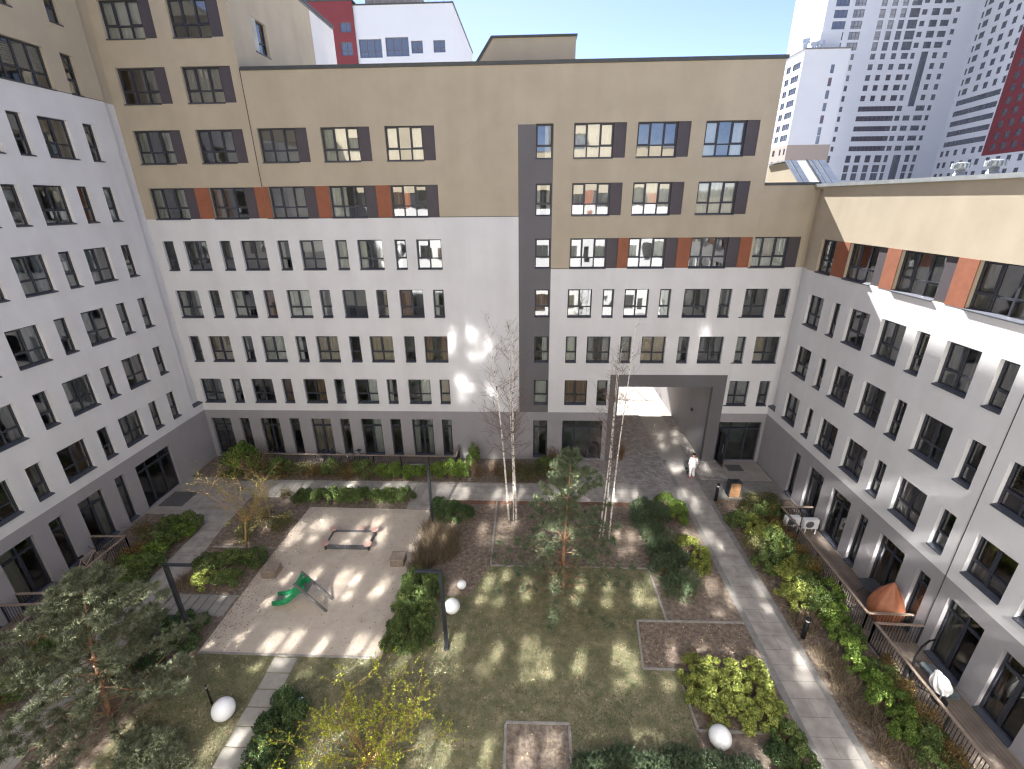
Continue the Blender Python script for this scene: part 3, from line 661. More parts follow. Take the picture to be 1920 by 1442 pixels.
globe(-10.15, 9.95, .36, 'large white globe light on the left lawn beside the stepping slabs')
globe(6.0, 9.62, .34, 'large white globe light below the square yellow-green shrub bed')
globe(-7.75, 10.3, .2, 'white globe light half hidden under yellow-green twigs')
def bollard(x, y, h, label, spike=False):
    t = thing('bollard_light', label, 'bollard light', (x,y,0), 'bollard lights beside paths')
    r = .085 if not spike else .03
    b = MB(); b.lathe([(r,0), (r,h*.82), (r*.8,h*.83)], (x,y,0), 20); obj('post', b, M['black'], t, True)
    b = MB(); b.lathe([(r*.86,h*.8), (r*.86,h*.9)], (x,y,0), 20); obj('lens', b, M['opal'] if not spike else M['alu'], t, True)
    b = MB(); b.lathe([(r*1.02,h*.9), (r*1.02,h*.98), (r*.7,h)], (x,y,0), 20); obj('cap', b, M['black'], t, True)
bollard(10.6, 22.5, 1.15, 'black bollard light beside the litter bin near the archway')
bollard(10.72, 13.6, 1.05, 'black bollard light among the shrubs right of the main path')
bollard(-10.9, 10.35, .95, 'thin black garden spike light with metal head on the left lawn', True)
# litter bin
t = thing('litter_bin', 'square litter bin, dark metal with an orange wood front, by the bollard', 'litter bin', (11.75,23.0,0))
M['binwood'] = mat('bin_wood', (.30,.165,.08), .6, .3, var=.25, vscale=6, bump=.15)
b = MB(); b.box(11.42,11.47,22.8,23.25,.03,.95); b.box(12.03,12.08,22.8,23.25,.03,.95); b.box(11.47,12.03,23.2,23.25,.03,.95); b.box(11.47,12.03,22.83,23.2,.03,.08); obj('shell', b, M['steel'], t)
b = MB()
for i in range(5): b.box(11.475+i*.112, 11.475+i*.112+.104, 22.785, 22.815, .06, .93)
obj('front_slats', b, M['binwood'], t)
b = MB(); b.box(11.42,12.08,22.78,22.93,.952,.985); b.box(11.42,12.08,23.1,23.25,.952,.985); b.box(11.42,11.6,22.93,23.1,.952,.985); b.box(11.9,12.08,22.93,23.1,.952,.985); obj('lid', b, M['steel'], t)
b = MB(); b.box(11.6,11.9,22.93,23.1,.8,.81); obj('inner_bin', b, M['black'], t)
# benches
def cube_bench(x, y, label):
    t = thing('bench', label, 'bench', (x,y,0), 'block benches in the sand')
    for i in range(6):
        b = MB(); b.box(x-.34, x+.34, y-.31+i*.105, y-.31+i*.105+.095, .365, .42); obj('slat', b, M['wood'], t, bevel=.006)
    b = MB(); b.box(x-.32, x+.32, y-.3, y+.3, 0, .362); obj('base', b, mat('bench_side', (.25,.20,.155), .7, .25, var=.25, vscale=8), t)
M['wood2'] = M['wood']
cube_bench(-11.94, 16.3, 'low block bench with slatted top at the left edge of the sand')
cube_bench(-6.23, 17.19, 'low block bench with slatted top at the right edge of the sand')
# sandbox
t = thing('sandbox', 'square dark framed sandbox with round corner seats in the play area', 'sandbox', (-9.03,18.53,0))
x0, x1, y0, y1 = -10.1, -7.95, 18.0, 19.1
for a, b2 in (((x0,y0),(x1,y0)), ((x1,y0),(x1,y1)), ((x1,y1),(x0,y1)), ((x0,y1),(x0,y0))):
    b = MB(); b.beam((*a,.15), (*b2,.15), .04, .26); obj('side_board', b, mat('sandbox_board', (.095,.095,.105), .6, .3, var=.15, vscale=6), t)
M['seat'] = mat('sandbox_seat', (.50,.33,.28), .7, .25, var=.2, vscale=5)
for (x, y), r in zip(((x0,y0), (x1,y0), (x1,y1), (x0,y1), (-8.66,19.2)), (.2,.2,.2,.2,.17)):
    b = MB(); b.lathe([(r*.97,.345), (r,.36), (r,.395), (r*.97,.41)], (x,y,0), 24); obj('seat', b, M['seat'], t)
    b = MB(); b.lathe([(.06,0), (.06,.345)], (x,y,0), 12); obj('leg', b, M['steel'], t)
b = MB(); b.poly([(x0+.02,y0+.02,.17), (x1-.02,y0+.02,.17), (x1-.02,y1-.02,.17), (x0+.02,y1-.02,.17)]); obj('sand_fill', b, M['sand'], t)
b = MB()
for dx in (-.07, .07):
    for dz in (.12, .24): b.tube([(-9.03+dx, y0-.026, dz), (-9.03+dx, y0-.035, dz)], .018, 8)
obj('bolts', b, M['alu'], t)
# slide
t = thing('slide', 'small green childrens slide with a grey ladder frame in the sand', 'slide', (-9.5,14.6,0))
M['green'] = mat('green_plastic', (.012,.20,.075), .38, .5, var=.08, vscale=2)
M['chute'] = mat('slide_steel', (.32,.31,.30), .4, .5, metal=.6, var=.1)
M['ladder'] = mat('grey_timber', (.13,.125,.12), .7, .3, var=.15, vscale=6)
prof = [(-9.30,1.0), (-9.55,.97), (-9.8,.74), (-10.05,.50), (-10.3,.33), (-10.6,.25), (-10.85,.24)]
ya, yb = 14.36, 14.86
for yy in (ya, yb):
    b = MB(); n = len(prof); hgt = [.3,.28,.24,.22,.2,.19,.17]
    b.v = [(x, yy+s*.025, z-.06) for x, z in prof for s in (-1,1)] + [(x, yy+s*.025, z+hh) for (x, z), hh in zip(prof, hgt) for s in (-1,1)]
    for i in range(n-1):
        a = 2*i; c = 2*n+2*i
        b.f += [(a,a+2,c+2,c), (a+1,c+1,c+3,a+3), (c,c+2,c+3,c+1), (a,a+1,a+3,a+2)]
    b.f += [(0,2*n,2*n+1,1), (2*n-2,2*n-1,4*n-1,4*n-2)]
    sp = obj('side_panel', b, M['green'], t)
    b = MB()
    for x, z in ((-10.7,.3), (-10.4,.35), (-10.1,.52), (-9.85,.75)): b.tube([(x, yy-.03, z+.02), (x, yy-.04, z+.02)], .022, 10)
    obj('bolts', b, M['black'], sp)
b = MB()
for (xa, za), (xb, zb) in zip(prof, prof[1:]): b.quad((xa,ya+.025,za), (xb,ya+.025,zb), (xb,yb-.025,zb), (xa,yb-.025,za))
for (xa, za), (xb, zb) in zip(prof, prof[1:]): b.quad((xa,ya+.025,za-.02), (xb,ya+.025,zb-.02), (xb,yb-.025,zb-.02), (xa,yb-.025,za-.02))
obj('chute', b, M['chute'], t)
for yy in (14.28, 14.94):
    b = MB(); b.beam((-8.52,yy,0), (-9.66,yy,1.5), .09, .09, (0,1,0)); obj('ladder_rail', b, M['ladder'], t, bevel=.012)
for k in (.2,.42,.62):
    b = MB(); b.tube([(-8.52-1.14*k, 14.32, 1.5*k), (-8.52-1.14*k, 14.90, 1.5*k)], .018, 8); obj('rung', b, M['alu'], t)
b = MB(); b.box(-9.5,-9.2,14.33,14.89,.985,1.02); obj('platform', b, M['ladder'], t)
b = MB(); b.beam((-9.6,14.3,1.38), (-9.6,14.92,1.38), .05, .16, (1,0,0)); obj('top_bar', b, M['green'], t)
# air conditioners
def ac(x, y, label):
    t = thing('air_conditioner', label, 'air conditioner', (x,y,.14), 'outdoor air conditioning units')
    b = MB(); b.box(x-.36, x+.36, y-.13, y+.13, .42, .95); bd = obj('casing', b, M['whitepaint'], t, bevel=.02)
    b = MB(); cx = x-.08
    for r in (.19,.15,.11,.07): b.lathe([(r, 0), (r-.008, .006), (r-.016, 0)], (0,0,0), 24)
    b.v = [(cx+v[0], y-.133-v[2], .68+v[1]) for v in b.v]
    for k in range(12): a = 2*PI*k/12; b.beam((cx+.03*math.cos(a), y-.136, .68+.03*math.sin(a)), (cx+.2*math.cos(a), y-.136, .68+.2*math.sin(a)), .008, .006)
    obj('fan_grille', b, mat('grille_grey', (.25,.25,.25), .5, .4), bd)
    b = MB(); b.tube([(cx, y-.131, .68), (cx, y-.1315, .68)], .2, 28); obj('fan_opening', b, mat('fan_dark', (.13,.13,.13), .5), bd)
    for s in (-.26, .26):
        b = MB(); b.box(x+s-.02, x+s+.02, y-.16, y-.12, .14, .40); b.box(x+s-.02, x+s+.02, y+.12, y+.16, .14, .40); b.box(x+s-.02, x+s+.02, y-.16, y+.16, .40, .419); obj('leg', b, M['whitepaint'], t)
    b = MB(); b.tube([(x+.36,y,.62), (x+.46,y,.6), (x+.5,y,.4), (x+.52,y+.05,.2)], .025, 8); obj('pipe', b, M['black'], t)
ac(14.22, 19.75, 'white air conditioner unit on legs, nearer the wall of the right terrace')
ac(13.42, 19.95, 'white air conditioner unit half hidden behind the railing bars of the right terrace')
# folding table
t = thing('folding_table', 'dark folding table beside the brown covered chair on the right terrace', 'table', (14.45,15.45,.14))
b = MB(); b.box(14.1,14.78,15.0,15.95,.8,.83); obj('tabletop', b, mat('table_top', (.05,.055,.06), .5, .4), t, bevel=.01)
for y in (15.12, 15.84):
    b = MB(); b.tube([(14.15,y,.14), (14.72,y,.8)], .014, 8); obj('leg', b, M['steel'], t); b = MB(); b.tube([(14.72,y+.03,.14), (14.15,y+.03,.8)], .014, 8); obj('leg', b, M['steel'], t)
# covered hanging chair
b = MB(); cx, cy = 14.28, 14.5; k = 40
prof = [(.44,.14), (.54,.35), (.6,.65), (.59,.9), (.51,1.2), (.37,1.48), (.21,1.72), (.08,1.92), (.015,2.0)]
rings = []
for r, z in prof:
    n = len(b.v)
    for j in range(k):
        a = 2*PI*j/k; q = r*(1+.05*math.sin(7*a+z*2)+.035*math.sin(13*a-1))
        b.v.append((cx+q*math.cos(a)*.95, cy+q*math.sin(a), z))
    rings.append(n)
for r0, r1 in zip(rings, rings[1:]):
    for j in range(k): b.f.append((r0+j, r0+(j+1)%k, r1+(j+1)%k, r1+j))
b.f.append(tuple(rings[-1]+j for j in range(k)))
tag(obj('furniture_cover', b, mat('brown_cover', (.34,.13,.065), .55, .35, var=.15, vscale=4, bump=.2, bscale=9), smooth=True), 'rust brown pointed fabric cover over a round chair on the right terrace', 'furniture cover')
# curved steel stand and rolled mat, white folded parasol
t = thing('hammock_stand', 'black curved steel stand arching over the right terrace', 'stand', (13.5,12.2,.14))
b = MB(); b.tube([(13.42+.0*i, 0,0) for i in range(1)] + [(13.40,11.75,.14), (13.36,11.85,.7), (13.45,12.0,1.1), (13.75,12.2,1.36), (14.15,12.4,1.42), (14.5,12.55,1.3)][0:], .03, 10) if False else b.tube([(13.40,11.75,.14), (13.36,11.85,.7), (13.45,12.0,1.1), (13.75,12.2,1.36), (14.15,12.4,1.42), (14.5,12.55,1.3)], .032, 10)
obj('curved_arm', b, M['black'], t, True)
b = MB(); b.tube([(13.40,11.75,.16), (13.9,11.3,.16), (14.4,11.5,.16)], .03, 8); b.tube([(13.40,11.75,.16), (13.8,12.3,.16), (14.2,12.6,.16)], .03, 8); obj('foot', b, M['black'], t)
b = MB(); cx, cy = 13.75, 11.15; k = 36; rings = []
for i in range(9):
    q = i/8; n = len(b.v); zc = .5+.9*q; r = .08+.19*math.sin(PI*min(1, q*1.05+.05))**.8
    for j in range(k):
        a = 2*PI*j/k; rr = r*(1+.28*math.cos(9*a+q)); b.v.append((cx-.35*q+.15+rr*math.cos(a), cy+.1*q+rr*math.sin(a)*.8, zc))
    rings.append(n)
for r0, r1 in zip(rings, rings[1:]):
    for j in range(k): b.f.append((r0+j, r0+(j+1)%k, r1+(j+1)%k, r1+j))
b.f.append(tuple(rings[0]+j for j in range(k))[::-1]); b.f.append(tuple(rings[-1]+j for j in range(k)))
t = thing('parasol', 'folded white fabric parasol leaning at the right terrace railing', 'parasol', (cx,cy,.14))
obj('canopy', b, M['whitepaint'], t)
b = MB(); b.tube([(cx+.15,cy,.14), (cx+.12,cy,.62)], .02, 8); obj('pole', b, M['alu'], t); b = MB(); b.lathe([(.22,.14), (.22,.19), (.05,.22)], (cx+.15,cy,0), 20); obj('base', b, M['black'], t)
b = MB(); b.box(14.2,14.62,11.2,12.4,.14,.26); b.tube([(14.25,11.2,.3), (14.25,12.4,.3)], .1, 12); tag(obj('rolled_mat', b, mat('mat_blue', (.14,.17,.18), .7, .3, var=.3, vscale=4)), 'grey blue rolled mat lying on the deck under the curved stand', 'mat')
b = MB()
pts = [(12.62,13.2,.1), (12.62,12.6,.11), (12.7,11.9,.1), (12.66,11.3,.1)]
b.tube(pts, [.1,.11,.1,.09], 10); tag(obj('log', b, M['wood'], smooth=True), 'pale fallen log lying along the foot of the lower right railing', 'log')
# bicycles
def bicycle(x, y, z, rz, label, col):
    t = thing('bicycle', label, 'bicycle', (x,y,z), 'bicycles parked on the terraces'); c, s = math.cos(rz), math.sin(rz)
    P = lambda u, v, w: (x+c*u-s*v, y+s*u+c*v, z+w)
    for u in (-.5, .52):
        b = MB(); b.tube([P(u+.33*math.cos(a), 0, .34+.33*math.sin(a)) for a in [2*PI*i/32 for i in range(33)]], .02, 6, False); w = obj('wheel', b, M['black'], t)
        b = MB()
        for i in range(14): a = 2*PI*i/14; b.beam(P(u,0,.34), P(u+.31*math.cos(a),0,.34+.31*math.sin(a)), .005, .005)
        obj('spokes', b, M['alu'], w)
    b = MB()
    for p, q in (((-.5,0,.34),(-.12,0,.36)), ((-.5,0,.34),(-.2,0,.8)), ((-.12,0,.36),(-.2,0,.86)), ((-.12,0,.36),(.36,0,.78)), ((-.2,0,.8),(.36,0,.84)), ((.34,0,.9),(.52,0,.34))): b.tube([P(*p), P(*q)], .018, 8)
    obj('frame', b, mat('bike_paint', col, .4, .5), t)
    b = MB(); b.tube([P(.38,-.28,1.0), P(.34,-.1,.95), P(.34,.1,.95), P(.38,.28,1.0)], .014, 8); obj('handlebar', b, M['black'], t)
    b = MB(); b.obox(P(-.22,0,.9), (.12*c,.12*s,0), (-.06*s,.06*c,0), (0,0,.03)); obj('saddle', b, M['black'], t)
bicycle(-13.2, 26.0, .14, .12, 'dark blue bicycle behind the long back railing, left one', (.02,.04,.09))
bicycle(-11.3, 26.05, .14, 2.95, 'dark bicycle behind the long back railing, right one', (.03,.03,.035))
bicycle(-20.5, 16.2, .14, 1.4, 'pale framed bicycle behind the left wing railing', (.4,.3,.22))
# gate behind the archway: its shadow falls on the bright yard
t = thing('metal_gate', 'tall slatted metal gate behind the archway passage', 'gate', (8.4,40.6,0))
b = MB()
for i in range(30): b.box(5.5+i*.19, 5.54+i*.19, 40.58, 40.61, .3, 3.1)
obj('slats', b, M['steel'], t)
for z in (.3, 3.1):
    b = MB(); b.box(5.4,11.3,40.56,40.63,z-.04,z+.04); obj('rail', b, M['steel'], t)
for x in (5.4, 7.6, 9.3, 11.3):
    b = MB(); b.box(x-.06,x+.06,40.62,40.74,-.03,3.3); obj('post', b, M['steel'], t)
# ------------------------------------------------------------------ the walker
def skin(name, pts, edges, radii, m, parent, sub=2, off=(0,0,0)):
    me = bpy.data.meshes.new(name); me.from_pydata([tuple(Vector(p)-Vector(off)) for p in pts], edges, []); me.update()
    o = link(name, me, m, parent)
    sk = o.modifiers.new('skin', 'SKIN'); lay = me.skin_vertices[0].data if me.skin_vertices else None
    if lay is None:
        lay = me.attributes  # not reached: the modifier adds the layer
    for v, r in zip(lay, radii): v.radius = r if hasattr(r, '__len__') else (r, r)
    lay[0].use_root = True
    sk.use_smooth_shade = True
    s = o.modifiers.new('sub', 'SUBSURF'); s.levels = sub; s.render_levels = sub
    return o
def person(x, y, z, label):
    t = thing('person', label, 'person', (x,y,z)); B = Vector((x,y,z)); off = (x,y,z)
    Mk = {'skin': mat('skin', (.42,.24,.17), .55, .35), 'cloth': mat('white_cloth', (.72,.70,.68), .85, .2, var=.05, vscale=4, bump=.3, bscale=14), 'hair': mat('dark_hair', (.018,.013,.011), .6, .3), 'shoe': mat('red_shoe', (.5,.02,.03), .5, .4)}
    # walking away (+Y), weight on the left leg, right arm swung out, left arm hanging with the bag
    P = [(0,0,.94), (0,.0,1.12), (0,.01,1.30), (0,.02,1.42), (0,.03,1.50), (0,.045,1.585), (0,.055,1.67),          # 0-6 pelvis..head
         (-.17,.01,1.40), (-.22,-.02,1.14), (-.235,.03,.90), (-.235,.045,.83),                                        # 7-10 left arm
         (.17,.01,1.40), (.235,-.05,1.15), (.265,.03,.93), (.268,.06,.86),                                              # 11-14 right arm
         (-.09,0,.88), (-.095,.03,.50), (-.095,-.02,.10), (-.10,.11,.045),                                             # 15-18 left leg
         (.09,0,.88), (.10,.05,.51), (.10,-.14,.16), (.105,-.05,.06)]                                                  # 19-22 right leg
    E_ = [(0,1),(1,2),(2,3),(3,4),(4,5),(5,6),(3,7),(7,8),(8,9),(9,10),(3,11),(11,12),(12,13),(13,14),(0,15),(15,16),(16,17),(17,18),(0,19),(19,20),(20,21),(21,22)]
    r = [(.15,.1),(.135,.09),(.15,.1),(.12,.08),(.055,.055),(.085,.095),(.075,.085),(.06,.06),(.046,.046),(.034,.034),(.036,.022),(.06,.06),(.046,.046),(.034,.034),(.036,.022),(.085,.085),(.06,.06),(.042,.042),(.042,.03),(.085,.085),(.06,.06),(.042,.042),(.042,.03)]
    # fingers and thumbs grow out of the palms
    for hand, s in ((10,-1), (14,1)):
        p = P[hand]
        for i, (dy, L) in enumerate(((.028,.072), (.010,.082), (-.009,.076), (-.026,.058))):
            n = len(P); P += [(p[0]-s*.004, p[1]+dy, p[2]-.035), (p[0]-s*.014, p[1]+dy+.004, p[2]-.035-L*.55), (p[0]-s*.030, p[1]+dy+.004, p[2]-.035-L)]
            E_ += [(hand,n),(n,n+1),(n+1,n+2)]; r += [.010,.0085,.007]
        n = len(P); P += [(p[0]-s*.02, p[1]+.035, p[2]-.012), (p[0]-s*.034, p[1]+.048, p[2]-.055)]; E_ += [(hand,n),(n,n+1)]; r += [.011,.008]
    skin('body', [B+Vector(p) for p in P], E_, r, Mk['skin'], t, 2, off)
    SH = [P[i] for i in (0,1,2,3,7,8,11,12)] + [(0,.025,1.455), tuple((Vector(P[8])*.25+Vector(P[9])*.75)), tuple((Vector(P[12])*.25+Vector(P[13])*.75)), (0,0,.80)]
    skin('tunic', [B+Vector(p) for p in SH], [(0,1),(1,2),(2,3),(3,4),(4,5),(3,6),(6,7),(3,8),(5,9),(7,10),(0,11)], [(.185,.135),(.17,.125),(.185,.13),(.15,.105),.085,.07,.085,.07,(.07,.07),.06,.06,(.2,.15)], Mk['cloth'], t, 2, off)
    TR = [(0,0,.93), P[15], P[16], (-.095,-.015,.14), P[19], P[20], (.10,-.125,.2)]
    skin('trousers', [B+Vector(p) for p in TR], [(0,1),(1,2),(2,3),(0,4),(4,5),(5,6)], [(.16,.12),.105,.085,.078,.105,.085,.078], Mk['cloth'], t, 2, off)
    HA = [(0,.02,1.60), (0,.03,1.69), (0,-.02,1.66), (0,-.055,1.72)]
    skin('hair', [B+Vector(p) for p in HA], [(0,1),(1,2),(2,3)], [(.095,.095),(.09,.095),(.085,.08),(.055,.055)], Mk['hair'], t, 2, off)
    b = MB()
    for s in (-1,1): b.obox(B+Vector((s*.085,.045,1.60)), (.012,0,0), (0,.022,0), (0,0,.03))
    obj('ear', b, Mk['skin'], t)
    b = MB(); b.obox(B+Vector((0,.158,1.60)), (.012,0,0), (0,.016,0), (0,0,.024)); obj('nose', b, Mk['skin'], t, bevel=.008)
    for s, p, tip in ((-1,(-.10,-.05,.04),(-.105,.15,.035)), (1,(.10,-.18,.10),(.108,.0,.035))):
        skin('shoe', [B+Vector(p), B+(Vector(p)+Vector(tip))/2, B+Vector(tip)], [(0,1),(1,2)], [(.042,.038),(.046,.034),(.04,.026)], Mk['shoe'], t, 2, off)
    bt = thing('handbag', 'black handbag hanging from the walking person\'s left hand', 'bag', (x-.26,y+.03,z+.3))
    b = MB(); c = B+Vector((-.30,.03,.50)); b.obox(c, (.075,0,0), (0,.17,0), (0,0,.16)); obj('bag_body', b, M['black'], bt, bevel=.04)
    b = MB(); b.tube([c+Vector((0,-.1,.14)), B+Vector((-.262,.02,.76)), B+Vector((-.262,.06,.76)), c+Vector((0,.12,.14))], .012, 8); obj('strap', b, M['black'], bt)
person(9.92, 24.75, .03, 'person in white tunic and trousers with red shoes walking towards the archway, seen from behind')
# ------------------------------------------------------------------ vegetation
M['lf_mid'] = leafmat('leaf_mid_green', (.05,.085,.024), (.18,.245,.068), (.28,.33,.11))
M['lf_bright'] = leafmat('leaf_bright_green', (0.063,0.119,0.020), (0.238,0.343,0.063), (0.350,0.420,0.098))
M['lf_lime'] = leafmat('leaf_yellow_green', (0.105,0.133,0.028), (0.343,0.378,0.084), (0.462,0.476,0.126))
M['lf_dark'] = leafmat('leaf_dark_green', (.03,.06,.022), (.115,.17,.055), (.17,.22,.09))
M['lf_olive'] = leafmat('leaf_olive', (0.063,0.070,0.025), (0.210,0.203,0.084), (0.294,0.252,0.112))
M['lf_brown'] = leafmat('leaf_russet', (0.084,0.049,0.020), (0.280,0.189,0.063), (0.336,0.280,0.084))
M['lf_pine'] = leafmat('pine_needles', (.12,.14,.08), (.31,.335,.20), (.42,.43,.28), transl=.2)
M['lf_pine2'] = leafmat('pine_needles_dark', (.065,.085,.048), (.185,.215,.12), (.3,.33,.2), transl=.15)
M['lf_mugo'] = leafmat('mugo_needles', (.05,.078,.042), (.155,.205,.105), (.24,.28,.17), transl=.15)
M['bud'] = leafmat('spring_buds', (.25,.30,.025), (.44,.46,.06), (.5,.5,.10), transl=.35)
M['bud2'] = leafmat('spring_buds_dull', (.16,.17,.04), (.28,.27,.075), None, transl=.3)
M['twig'] = mat('twig_bark', (.20,.125,.075), .85, .2, var=.25, vscale=6)
M['twig_y'] = mat('yellow_bark', (.34,.20,.095), .8, .2, var=.25, vscale=6)
M['twig_g'] = mat('grey_twig', (.17,.125,.10), .85, .2, var=.25, vscale=6)
M['bark'] = mat('pine_bark', (.22,.125,.075), .9, .1, var=.35, vscale=7, bump=.6, bscale=25)
M['straw'] = leafmat('dry_straw', (.12,.09,.06), (.28,.215,.14), (.40,.33,.21), transl=.1)
def birchmat():
    m = mat('birch_bark', (.7,.66,.6), .75, .2, bump=.2, bscale=20); n = m.node_tree; b = n.nodes['Principled BSDF']; tc = n.nodes['Texture Coordinate']
    mp = n.nodes.new('ShaderNodeMapping'); mp.inputs['Scale'].default_value = (5,5,7); nz = n.nodes.new('ShaderNodeTexNoise'); nz.inputs['Scale'].default_value = 1; nz.inputs['Detail'].default_value = 3
    rp = n.nodes.new('ShaderNodeValToRGB'); e = rp.color_ramp.elements
    e[0].position = .34; e[0].color = (.06,.05,.045,1); e[1].position = .42; e[1].color = (.62,.54,.45,1); k = e.new(.6); k.color = (.8,.76,.7,1)
    n.links.new(tc.outputs['Object'], mp.inputs['Vector']); n.links.new(mp.outputs['Vector'], nz.inputs['Vector']); n.links.new(nz.outputs['Fac'], rp.inputs['Fac']); n.links.new(rp.outputs['Color'], b.inputs['Base Color'])
    return m
M['birch'] = birchmat()

def leaf_quads(name, c, u, v, tint):
    """diamond leaves: centres, half length vectors, half width vectors"""
    n = len(c)
    V = np.stack([c-u, c+v*.9-u*.1, c+u, c-v*.9-u*.1], axis=1).reshape(-1, 3)
    me = bpy.data.meshes.new(name); me.vertices.add(4*n); me.vertices.foreach_set('co', V.astype(np.float32).ravel())
    me.loops.add(4*n); me.loops.foreach_set('vertex_index', np.arange(4*n, dtype=np.int32))
    me.polygons.add(n); me.polygons.foreach_set('loop_start', np.arange(0, 4*n, 4, dtype=np.int32))
    me.update(calc_edges=True)
    a = me.attributes.new('tint', 'FLOAT', 'FACE'); a.data.foreach_set('value', np.asarray(tint, np.float32))
    return me
def unit(a): return a/np.maximum(np.linalg.norm(a, axis=1, keepdims=True), 1e-9)
def leaves(c, size, up=.35, aspect=.5, rg=NP, out=None):
    n = len(c); nrm = unit(rg.normal(size=(n,3)) + np.array([0,0,up*2.2]) + (0 if out is None else out*.9))
    t = unit(np.cross(nrm, unit(rg.normal(size=(n,3))))); b = np.cross(nrm, t); s = size*rg.uniform(.65,1.3,(n,1))
    return t*s, b*s*aspect
def shrub_mesh(name, rx, ry, h, n, size, seed, clumps=None, up=.4, aspect=.5, lo=.12, spread=.185):
    rg = np.random.default_rng(seed); k = clumps or max(6, int(22*rx*ry/.4))
    a = rg.uniform(0, 2*PI, k); q = np.sqrt(rg.uniform(.0, 1, k)); zz = np.sqrt(np.maximum(0, 1-q**2*.92))
    C = np.stack([rx*q*np.cos(a), ry*q*np.sin(a), h*(lo+(1-lo)*zz*rg.uniform(.55,1.0,k))], 1)
    w = rg.integers(0, k, n); r = spread*rg.uniform(.6,1.3,k)[w][:,None]
    d = unit(rg.normal(size=(n,3))); c = C[w] + d*r*rg.uniform(.3,1,(n,1))**.5
    c[:,2] = np.maximum(c[:,2], .02)
    tk = rg.uniform(-.18,.18,k)
    u, v = leaves(c, size, up, aspect, rg, d)
    return leaf_quads(name, c, u, v, np.clip(rg.normal(.48,.27,n)+tk[w]*1.4, 0, 1)), C
def stems_mesh(C, seed, r=.012, base=.12):
    rr = random.Random(seed); b = MB()
    for c in C:
        p0 = (rr.uniform(-base,base), rr.uniform(-base,base), 0); m = (c[0]*.45+rr.uniform(-.05,.05), c[1]*.45+rr.uniform(-.05,.05), c[2]*.6)
        b.tube([p0, m, tuple(c)], [r, r*.8, r*.4], 4, False)
    return b.mesh('stems')
SHR = {}
def shrub_kind(key, m, rx, ry, h, n, size, seed, stemmat='twig', **kw):
    out = []
    for i in range(3):
        me, C = shrub_mesh('foliage', rx, ry, h, n, size, seed+i, **kw); me.materials.append(M[m])
        sm = stems_mesh(C[:40], seed+i); sm.materials.append(M[stemmat]); out.append((me, sm))
    SHR[key] = out
shrub_kind('mid', 'lf_mid', .62, .62, .85, 5200, .046, 10)
shrub_kind('bright', 'lf_bright', .6, .6, .8, 5200, .046, 20)
shrub_kind('lime', 'lf_lime', .6, .6, .72, 5200, .046, 30, spread=.17)
shrub_kind('dark', 'lf_dark', .62, .62, .8, 5200, .042, 40)
shrub_kind('olive', 'lf_olive', .6, .6, .7, 3600, .036, 50, spread=.26)
shrub_kind('russet', 'lf_brown', .55, .55, .8, 2200, .034, 60, spread=.26)
shrub_kind('box', 'lf_bright', .62, .5, .95, 6000, .04, 70, clumps=40, spread=.17)
shrub_kind('hedge', 'lf_mid', .7, .6, .75, 6500, .04, 80, clumps=44, spread=.17)
def needle_mesh(name, tips, dirs, seed, L=.13, k=12, wd=.009, tintc=.45):
    """tufts of needles: a brush of thin quads round every tip"""
    rg = np.random.default_rng(seed); T = np.repeat(tips, k, 0); Dd = unit(np.repeat(dirs, k, 0)); n = len(T)
    d = unit(Dd*rg.uniform(.3,1.1,(n,1)) + rg.normal(size=(n,3))*.55); l = L*rg.uniform(.7,1.2,(n,1))
    s = unit(np.cross(d, rg.normal(size=(n,3))))
    return leaf_quads(name, T + d*l*.5 - Dd*rg.uniform(0,.1,(n,1)), d*l*.5, s*wd, np.clip(rg.normal(tintc,.2,n)+np.repeat(rg.normal(0,.12,len(tips)),k), 0, 1))
def mugo_kind(key, rx, h, nt, seed, m='lf_mugo'):
    out = []
    for i in range(3):
        rg = np.random.default_rng(seed+i); a = rg.uniform(0,2*PI,nt); q = np.sqrt(rg.uniform(0,1,nt)); z = np.sqrt(np.maximum(.02,1-q*q))
        t = np.stack([rx*q*np.cos(a), rx*q*np.sin(a), h*z*rg.uniform(.55,1.05,nt)+.05], 1); t += rg.normal(size=t.shape)*.05
        me = needle_mesh('foliage', t, np.stack([np.cos(a)*q, np.sin(a)*q, np.ones(nt)*1.1], 1), seed+i, .12, 16, .012); me.materials.append(M[m])
        sm = stems_mesh(t[:40]*np.array([.9,.9,.85]), seed+i, .014); sm.materials.append(M['twig']); out.append((me, sm))
    SHR[key] = out
mugo_kind('mugo', .68, .75, 330, 90); mugo_kind('mugo_pale', .6, .7, 260, 95, 'lf_pine')
